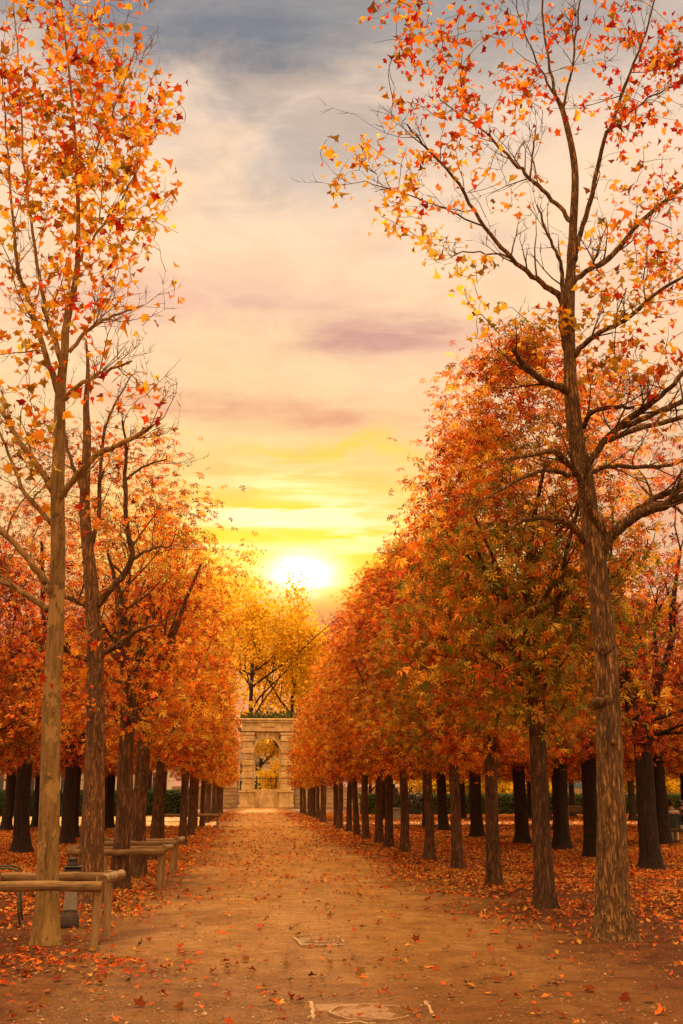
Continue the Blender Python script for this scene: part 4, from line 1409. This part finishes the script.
# far buildings
def building(x, y, w, h, label, ncol, nrow, wz0, dz, seed):
    rt = empty('building', (x, y, 0))
    tag(rt, label, 'building')
    mb = MB()
    mb.box((0, 4, h / 2), (w, 8, h), bev=.05)
    for k in range(nrow + 1): mb.box((0, -.06, wz0 - .7 + k * dz), (w + .2, .3, .25), bev=.04)
    mb.build('wall', M['facade'], rt)
    mb = MB()
    v = [(-w / 2 - .3, -.5, h), (w / 2 + .3, -.5, h), (w / 2 + .3, 8.5, h), (-w / 2 - .3, 8.5, h), (-w / 2 + 1.5, 2, h + 3.4), (w / 2 - 1.5, 2, h + 3.4), (w / 2 - 1.5, 6, h + 3.4), (-w / 2 + 1.5, 6, h + 3.4)]
    mb.add(v, [(0, 1, 5, 4), (1, 2, 6, 5), (2, 3, 7, 6), (3, 0, 4, 7), (4, 5, 6, 7), (3, 2, 1, 0)])
    r_ = mb.build('roof', M['roof'], rt)
    mb = MB(); mb.box((w * .25, 4, h + 3.6), (1.6, 1.0, 2.2), bev=.05); mb.build('chimney', M['facade'], r_)
    for i in range(ncol):
        for j in range(nrow):
            xx = -w / 2 + w * (i + .5) / ncol; zz = wz0 + j * dz + .9
            mb = MB()
            mb.box((xx - .62, -.03, zz), (.14, .16, 2.1)); mb.box((xx + .62, -.03, zz), (.14, .16, 2.1))
            mb.box((xx, -.03, zz + 1.1), (1.5, .2, .16)); mb.box((xx, -.05, zz - 1.1), (1.6, .26, .14))
            mb.box((xx, -.02, zz), (.06, .08, 2.0))
            f = mb.build('window', M['white_canvas'], rt)
            mb = MB(); mb.box((xx, .0, zz), (1.1, .02, 2.05)); mb.build('pane', M['glass'], f)


building(P(258, 770, 215).x, 215, 15, 7.6, 'pale town building seen through the arch above the railing', 5, 2, 2.2, 3.2, 1)
building(P(30, 780, 122).x, 122, 30, 9, 'long pale stone building behind the left hedge', 9, 2, 2.0, 3.6, 2)


# ------------------------------------------------------------------ log guards
def log_guard(x0, x1, y0, y1, h, label, sides=('front', 'back', 'right', 'left'), extra=.12, r=.055, pr=.045):
    cx, cy = (x0 + x1) / 2, (y0 + y1) / 2
    rt = empty('log_guard', (cx, cy, ground_z(cx, cy)))
    tag(rt, label, 'tree guard', 'log guards round the left trees')
    rnd = random.Random(int(cy * 10))
    def rel(x, y, z): return (x - cx, y - cy, z)
    for x in (x0, x1):
        for y in (y0, y1):
            mb = MB()
            lx, ly = rnd.gauss(0, .012), rnd.gauss(0, .012)
            mb.tube([rel(x, y, -.08), rel(x + lx * .5, y + ly * .5, h * .5), rel(x + lx, y + ly, h - .01), rel(x + lx, y + ly, h + .035)], [pr * 1.05, pr, pr * .97, pr * .9], 10, .02)
            mb.build('post', M['wood_post'], rt, False)
    rz = h - r * .9
    def rail(a, b_):
        a, b_ = Vector(a), Vector(b_)
        mb = MB()
        n = 7
        pts = [a + (b_ - a) * k / (n - 1) + Vector((rnd.gauss(0, .004), rnd.gauss(0, .004), rnd.gauss(0, .005))) for k in range(n)]
        mb.tube(pts, [r * rnd.uniform(.94, 1.05) for _ in range(n)], 12, .025)
        mb.build('rail', M['wood'], rt, False)
    off = pr + r * .72
    rail(rel(x0 - extra, y0 - off, rz), rel(x1 + .07, y0 - off, rz))
    rail(rel(x0 - .06, y1 + off * .9, rz + .01), rel(x1 + .05, y1 + off * .9, rz))
    rail(rel(x1 + off * .6 + .02, y0 - off + .02, rz + .06), rel(x1 + off + .03, y1 + .22, rz + .03))
    rail(rel(x0 - off, y0 - off * .2, rz + .05), rel(x0 - off, y1 + .1, rz + .03))


a, b = G(93, 949), G(114, 937)
log_guard(-2.95, a.x, a.y, b.y + .1, .70, 'nearest log guard, pale posts and rails round the slim ochre tree', extra=.25)
a = G(159, 889.5)
log_guard(-3.05, a.x, a.y, a.y + .75, .68, 'log guard behind the brown leaning tree, second from the camera')
a = G(170, 876)
log_guard(-3.05, a.x + .03, a.y, a.y + 1.15, .68, 'log guard third from the camera, just past the second')
a = G(217, 829.5)
log_guard(-4.3, a.x, a.y, a.y + 1.3, .68, 'far log guard standing alone at the left edge of the bright walk')


# ------------------------------------------------------------------ marker post
q = G(69, 925)
rt = empty('marker_post', (q.x, q.y, ground_z(q.x, q.y)), .2)
tag(rt, 'squat post with dark iron head on grey pedestal behind the nearest log guard', 'post')
mb = MB(); mb.lathe((0, 0, -.03), [(.12, 0), (.125, .08), (.115, .16), (.085, .22), (.03, .245)], 14); mb.build('base', M['dark_stone'], rt, True)
mb = MB(); mb.box((0, 0, .40), (.17, .15, .40), taper=.72, bev=.012); mb.build('pedestal', M['grey_stone'], rt)
mb = MB(); mb.box((0, 0, .655), (.20, .19, .13), bev=.018); mb.box((0, 0, .728), (.235, .22, .02), bev=.008); h_ = mb.build('head', M['iron'], rt)
mb = MB(); mb.lathe((0, 0, .738), [(.075, 0), (.062, .02), (.06, .075), (.066, .085), (.04, .1)], 12); mb.build('cap', M['iron'], h_, True)


# ------------------------------------------------------------------ metal chairs
def chair(loc, rz, label):
    """faces local +X"""
    rt = empty('metal_chair', loc, rz)
    tag(rt, label, 'chair', 'green metal park chairs')
    m = M['green_metal']
    mb = MB()
    for k in range(7): mb.box((.02 + -.21 + .07 * k, 0, .435 - .004 * abs(k - 3)), (.052, .44, .012), bev=.003)
    for y in (-.2, .2): mb.tube([(-.24, y, .425), (.24, y, .425)], .011, 8)
    mb.build('seat', m, rt)
    mb = MB()
    for y in (-.21, .21): mb.tube([(-.22, y, .42), (-.28, y, .65), (-.36, y, .9)], .012, 8)
    mb.tube([(-.36, -.21, .9), (-.375, -.1, .925), (-.378, 0, .93), (-.375, .1, .925), (-.36, .21, .9)], .012, 8)
    for k in range(6): mb.box((-.255 - .02 * k, 0, .53 + .068 * k), (.012, .42, .045), bev=.003)
    mb.build('backrest', m, rt)
    for y in (-.25, .25):
        mb = MB()
        mb.tube([(-.31, y, .655), (-.1, y, .685), (.1, y, .69), (.2, y, .66), (.245, y, .58), (.25, y, .43)], .012, 8)
        mb.build('armrest', m, rt, True)
    for x, y in ((-.2, -.22), (-.2, .22), (.23, -.22), (.23, .22)):
        mb = MB(); mb.tube([(x, y, .43), (x * 1.12 - .01, y * 1.04, .2), (x * 1.25 - (.02 if x < 0 else -.0), y * 1.08, 0)], .013, 8); mb.build('leg', m, rt, True)
    return rt


chair((P(12, 866, 14.6).x - .12, 14.6, 0), R(8), 'green metal armchair cut by the left edge behind the nearest log guard')


# ------------------------------------------------------------------ people
def skin_mesh(name, verts, edges, rad, mat, parent, root_i=0, sub=2, loc=(0, 0, 0)):
    me = bpy.data.meshes.new(name)
    me.from_pydata([tuple(v) for v in verts], edges, [])
    me.materials.append(mat)
    o = link(name, me, parent, loc)
    md = o.modifiers.new('skin', 'SKIN')
    md.use_smooth_shade = True
    sv = me.skin_vertices[0].data
    for i, r in enumerate(rad):
        sv[i].radius = r if hasattr(r, '__len__') else (r, r)
        sv[i].use_root = (i == root_i)
    sm = o.modifiers.new('sub', 'SUBSURF')
    sm.levels = 1; sm.render_levels = sub
    return o


def seated_person(loc, rz, label, jacket, legs, hair_len=.0, lean=.06):
    """seated, facing local +X; chair seat at 0.44"""
    rt = empty('person', loc, rz)
    tag(rt, label, 'person', 'people seated at the right edge')
    hd = Vector((.02 + lean, 0, 1.24))
    v = [(-.08, 0, .52), (-.06, 0, .72), (-.04 + lean * .5, 0, .95), (lean * .8, 0, 1.07), (lean * .9 + .01, 0, 1.14), hd, hd + Vector((.02, 0, .09)), hd + Vector((.0, 0, .15)),
         (.02, .1, .5), (.40, .12, .5), (.43, .13, .26), (.42, .13, .06), (.54, .14, .04),
         (.02, -.1, .5), (.40, -.12, .5), (.43, -.13, .26), (.42, -.13, .06), (.54, -.14, .04),
         (lean * .5, .17, 1.02), (.0, .25, .84), (.12, .24, .66), (.30, .17, .60), (.37, .13, .6),
         (lean * .5, -.17, 1.02), (.0, -.25, .84), (.12, -.24, .66), (.30, -.17, .60), (.37, -.13, .6)]
    e = [(0, 1), (1, 2), (2, 3), (3, 4), (4, 5), (5, 6), (6, 7), (0, 8), (8, 9), (9, 10), (10, 11), (11, 12), (0, 13), (13, 14), (14, 15), (15, 16), (16, 17),
         (3, 18), (18, 19), (19, 20), (20, 21), (21, 22), (3, 23), (23, 24), (24, 25), (25, 26), (26, 27)]
    r = [(.14, .11), (.13, .1), (.14, .1), (.1, .08), .05, .078, .088, .05, .08, .065, .048, .038, .036, .08, .065, .048, .038, .036, .06, .045, .036, .03, .035, .06, .045, .036, .03, .035]
    skin_mesh('body', v, e, r, M['skin'], rt)
    # jacket over torso and arms
    tv = [v[0], v[1], v[2], v[3], (lean * .85, 0, 1.105)] + v[18:22] + v[23:27]
    te = [(0, 1), (1, 2), (2, 3), (3, 4), (3, 5), (5, 6), (6, 7), (7, 8), (3, 9), (9, 10), (10, 11), (11, 12)]
    tr = [(.17, .14), (.165, .135), (.175, .13), (.13, .1), .065, .085, .066, .055, .045, .085, .066, .055, .045]
    skin_mesh('jacket', tv, te, tr, jacket, rt)
    lv = [v[0]] + v[8:12] + v[13:17]
    le = [(0, 1), (1, 2), (2, 3), (3, 4), (0, 5), (5, 6), (6, 7), (7, 8)]
    lr = [(.16, .13), .1, .08, .06, .055, .1, .08, .06, .055]
    skin_mesh('trousers', lv, le, lr, legs, rt)
    mb = MB()
    for s_ in (-1, 1):
        mb.box((.49, s_ * .14, .045), (.27, .1, .08), bev=.03)
    mb.build('shoe', M['trousers'], rt)
    # hair cap, nose, ears
    mb = MB()
    c = hd + Vector((-.012, 0, .05))
    mb.lathe(c, [(.098, -.05 - hair_len), (.106, 0), (.1, .05), (.078, .09), (.04, .112), (.004, .118)], 14, 1.05, .9)
    mb.build('hair', M['hair'], rt, True)
    mb = MB()
    mb.box(hd + Vector((.098, 0, .01)), (.03, .028, .045), taper=.6, bev=.008)
    for s_ in (-1, 1): mb.box(hd + Vector((.0, s_ * .086, .015)), (.04, .02, .055), bev=.008)
    mb.build('face_feature', M['skin'], rt)
    return rt


px1 = G(669, 843); 
px1 = Vector((P(673, 830, 35.6).x, 35.6, 0))
chair(px1, R(75), 'green metal chair under the person with pale shoulder stripe')
seated_person(px1 + Vector((0, 0, .0)), R(75), 'seated person in dark jacket with pale shoulder stripe, back turned, at right edge', M['jacket'], M['trouser_tan'], .02)
p2 = Vector((P(684, 830, 36.6).x, 36.6, 0))
chair(p2, R(200), 'green metal chair under the person in pale top at right edge')
seated_person(p2, R(200), 'seated person in black coat at the very right edge beside the striped jacket', M['coat'], M['pale_cloth'], .05)


def standing_person(loc, rz, label, coat, legs, hgt_=1.75, stride=.1):
    rt = empty('person', loc, rz)
    tag(rt, label, 'person', 'people standing far behind the right row')
    k = hgt_ / 1.75
    V = [(0, 0, .95), (0, 0, 1.15), (0, 0, 1.36), (0, 0, 1.46), (.01, 0, 1.53), (.02, 0, 1.63), (.01, 0, 1.72),
         (0, .09, .9), (stride, .1, .5), (stride * .5, .1, .07), (stride * .5 + .14, .11, .04), (0, -.09, .9), (-stride * .6, -.1, .5), (-stride * 1.6, -.1, .07), (-stride * 1.6 + .14, -.11, .04),
         (0, .19, 1.4), (-.04, .24, 1.13), (.05, .24, .9), (.08, .23, .82), (0, -.19, 1.4), (.04, -.24, 1.13), (.12, -.23, .9), (.15, -.22, .82)]
    V = [tuple(c * k for c in p) for p in V]
    E = [(0, 1), (1, 2), (2, 3), (3, 4), (4, 5), (5, 6), (0, 7), (7, 8), (8, 9), (9, 10), (0, 11), (11, 12), (12, 13), (13, 14), (3, 15), (15, 16), (16, 17), (17, 18), (3, 19), (19, 20), (20, 21), (21, 22)]
    Rr = [(.14, .1), (.13, .095), (.15, .1), (.09, .07), .048, .085, .06, .085, .058, .04, .035, .085, .058, .04, .035, .055, .042, .034, .03, .055, .042, .034, .03]
    skin_mesh('body', V, E, Rr, M['skin'], rt, sub=1)
    tv = [(0, 0, .72), V[0], V[1], V[2], V[3], V[15], V[16], V[17], V[19], V[20], V[21]]
    te = [(0, 1), (1, 2), (2, 3), (3, 4), (4, 5), (5, 6), (6, 7), (4, 8), (8, 9), (9, 10)]
    skin_mesh('coat', tv, te, [(.19, .15), (.175, .135), (.165, .13), (.185, .13), (.11, .085), .075, .06, .05, .075, .06, .05], coat, rt, sub=1)
    lv = [V[0]] + V[7:10] + V[11:14]
    skin_mesh('trousers', lv, [(0, 1), (1, 2), (2, 3), (0, 4), (4, 5), (5, 6)], [(.15, .12), .1, .075, .06, .1, .075, .06], legs, rt, sub=1)
    mb = MB()
    mb.lathe(Vector((.0, 0, 1.66 * k)), [(.09, -.05), (.1, 0), (.09, .05), (.06, .085), (.004, .1)], 12)
    mb.build('hair', M['hair'], rt, True)


q = G(411.5, 816); standing_person((q.x, q.y, 0), R(200), 'far standing person in a long dark coat between the right row trunks', M['coat'], M['trousers'], 1.9)
q = G(418, 815.5); standing_person((q.x, q.y, 0), R(150), 'far person in dark clothes with bare head, right of the long coat', M['trousers'], M['coat'], 1.72)

# statue on plinth
q = G(394.5, 820)
rt = empty('statue', (q.x, q.y, 0))
tag(rt, 'dark statue on a grey plinth seen between the right row trunks', 'statue')
mb = MB(); mb.box((0, 0, .1), (.85, .85, .2), bev=.03); mb.box((0, 0, .42), (.66, .66, .5), bev=.03); mb.box((0, 0, .7), (.76, .76, .1), bev=.02); mb.build('plinth', M['grey_stone'], rt)
skin_mesh('figure', [(0, 0, .78), (0, 0, 1.1), (.02, 0, 1.4), (0, 0, 1.75), (0, 0, 1.93), (0, 0, 2.02), (.0, -.02, 2.14), (.0, -.02, 2.24), (.17, 0, 1.9), (.24, -.06, 1.6), (.1, -.18, 1.45), (-.17, 0, 1.9), (-.26, .02, 1.62), (-.25, -.05, 1.36)],
          [(0, 1), (1, 2), (2, 3), (3, 4), (4, 5), (5, 6), (6, 7), (4, 8), (8, 9), (9, 10), (4, 11), (11, 12), (12, 13)],
          [.24, .2, .17, .17, .1, .055, .1, .06, .065, .052, .045, .065, .052, .045], M['bronze'], rt, sub=1)


# ------------------------------------------------------------------ benches, stall
def bench(loc, rz, w, label, m, back=True):
    rt = empty('bench', loc, rz)
    tag(rt, label, 'bench', 'park benches')
    mb = MB()
    for k in range(4): mb.box((0, -.18 + .12 * k, .44), (w, .1, .035), bev=.008)
    mb.build('seat', m, rt)
    if back:
        mb = MB()
        for k in range(3): mb.box((0, .26 + .03 * k, .56 + .12 * k), (w, .03, .09), bev=.006)
        mb.build('backrest', m, rt)
    for x in (-w / 2 + .15, w / 2 - .15):
        mb = MB()
        mb.box((x, 0, .21), (.07, .46, .42), taper=.9, bev=.01)
        if back: mb.tube([(x, .22, .4), (x, .3, .6), (x, .35, .86)], .022, 6)
        mb.build('leg', M['iron'], rt)
q = G(577, 819); bench((q.x, q.y, 0), R(180), 2.2, 'pale wooden bench before the right hedge under the blue canopy', M['wood'])
q = G(297, 806.3); bench((q.x, q.y - 1.2, 0), 0, 1.8, 'small bench at the right foot of the stone arch', M['stone_dark'], False)
q = G(229, 806.5); bench((q.x, q.y - 1.2, 0), 0, 1.8, 'small bench at the left foot of the stone arch', M['stone_dark'], False)

q = P(580, 800, 92)
rt = empty('market_stall', (q.x, 92, 0))
tag(rt, 'stall with a blue canvas canopy behind the right hedge', 'stall')
mb = MB()
mb.add([(-3, -1.6, 2.45), (3, -1.6, 2.45), (3, 1.6, 2.45), (-3, 1.6, 2.45), (0, 0, 3.2), (-3, -1.62, 2.1), (3, -1.62, 2.1), (-3.02, 1.6, 2.1), (3.02, 1.6, 2.1)],
       [(0, 1, 4), (1, 2, 4), (2, 3, 4), (3, 0, 4), (5, 6, 1, 0), (3, 2, 8, 7), (7, 5, 0, 3), (6, 8, 2, 1)])
mb.build('canopy', M['awning'], rt)
for x in (-2.8, 2.8):
    for y in (-1.45, 1.45):
        mb = MB(); mb.tube([(x, y, 0), (x, y, 2.5)], .05, 8); mb.build('post', M['iron'], rt)
mb = MB(); mb.box((0, -1.0, .5), (5, .7, 1.0), bev=.02); mb.build('counter', M['white_canvas'], rt)


# ------------------------------------------------------------------ half buried covers in the walk
def cover(pxc, pyc, w, d, rz, label, ringr):
    q = G(pxc, pyc)
    rt = empty('ground_cover', (q.x, q.y, ground_z(q.x, q.y)), rz)
    tag(rt, label, 'ground cover', 'half buried covers in the walk')
    rnd = random.Random(int(pxc))
    def ribbon(pts, wd, closed=False):
        mb = MB()
        v = []; m_ = len(pts)
        for k, p in enumerate(pts):
            p = Vector(p)
            a, b_ = Vector(pts[k - 1 if closed or k else 0]), Vector(pts[(k + 1) % m_ if closed or k < m_ - 1 else k])
            t = (b_ - a).normalized(); s_ = Vector((-t.y, t.x, 0))
            w0, w1 = wd * rnd.uniform(.1, .55), wd * rnd.uniform(.1, .55)
            zz = .022 + rnd.uniform(-.016, .004)
            v += [p + s_ * w0 + Vector((0, 0, -.03)), p + s_ * w0 + Vector((0, 0, zz)), p - s_ * w1 + Vector((0, 0, zz)), p - s_ * w1 + Vector((0, 0, -.03))]
        f = []
        for k in range(m_ if closed else m_ - 1):
            q_ = (k + 1) % m_
            for e in range(3): f.append((k * 4 + e, q_ * 4 + e, q_ * 4 + e + 1, k * 4 + e + 1))
        mb.add(v, f)
        return mb
    mb = MB(); mb.box((0, 0, -.012), (w * .97, d * .97, .03), bev=.008); mb.build('slab', M['cover_slab'], rt)
    lin = lambda a, b_, n: [(a[0] + (b_[0] - a[0]) * k / n, a[1] + (b_[1] - a[1]) * k / n, 0) for k in range(n)]
    ribbon(lin((-w / 2, d / 2), (-w / 2, -d / 2), 14) + lin((-w / 2, -d / 2), (.05, -d / 2), 10), .045).build('frame', M['pale_stone'], rt)
    ribbon(lin((w / 2, d / 2), (w / 2, -d / 2 + .1), 10), .04).build('frame', M['pale_stone'], rt)
    n = 40
    ribbon([(ringr * math.cos(2 * math.pi * k / n), ringr * math.sin(2 * math.pi * k / n) * .9, 0) for k in range(n)], .022, True).build('ring', M['pale_stone'], rt)


cover(372, 1008, .92, .80, R(-2), 'pale square cover with a ring, half buried in the foreground sand', .33)
cover(320, 940, .5, .7, R(5), 'smaller pale cover frame half buried further up the sandy walk', .16)
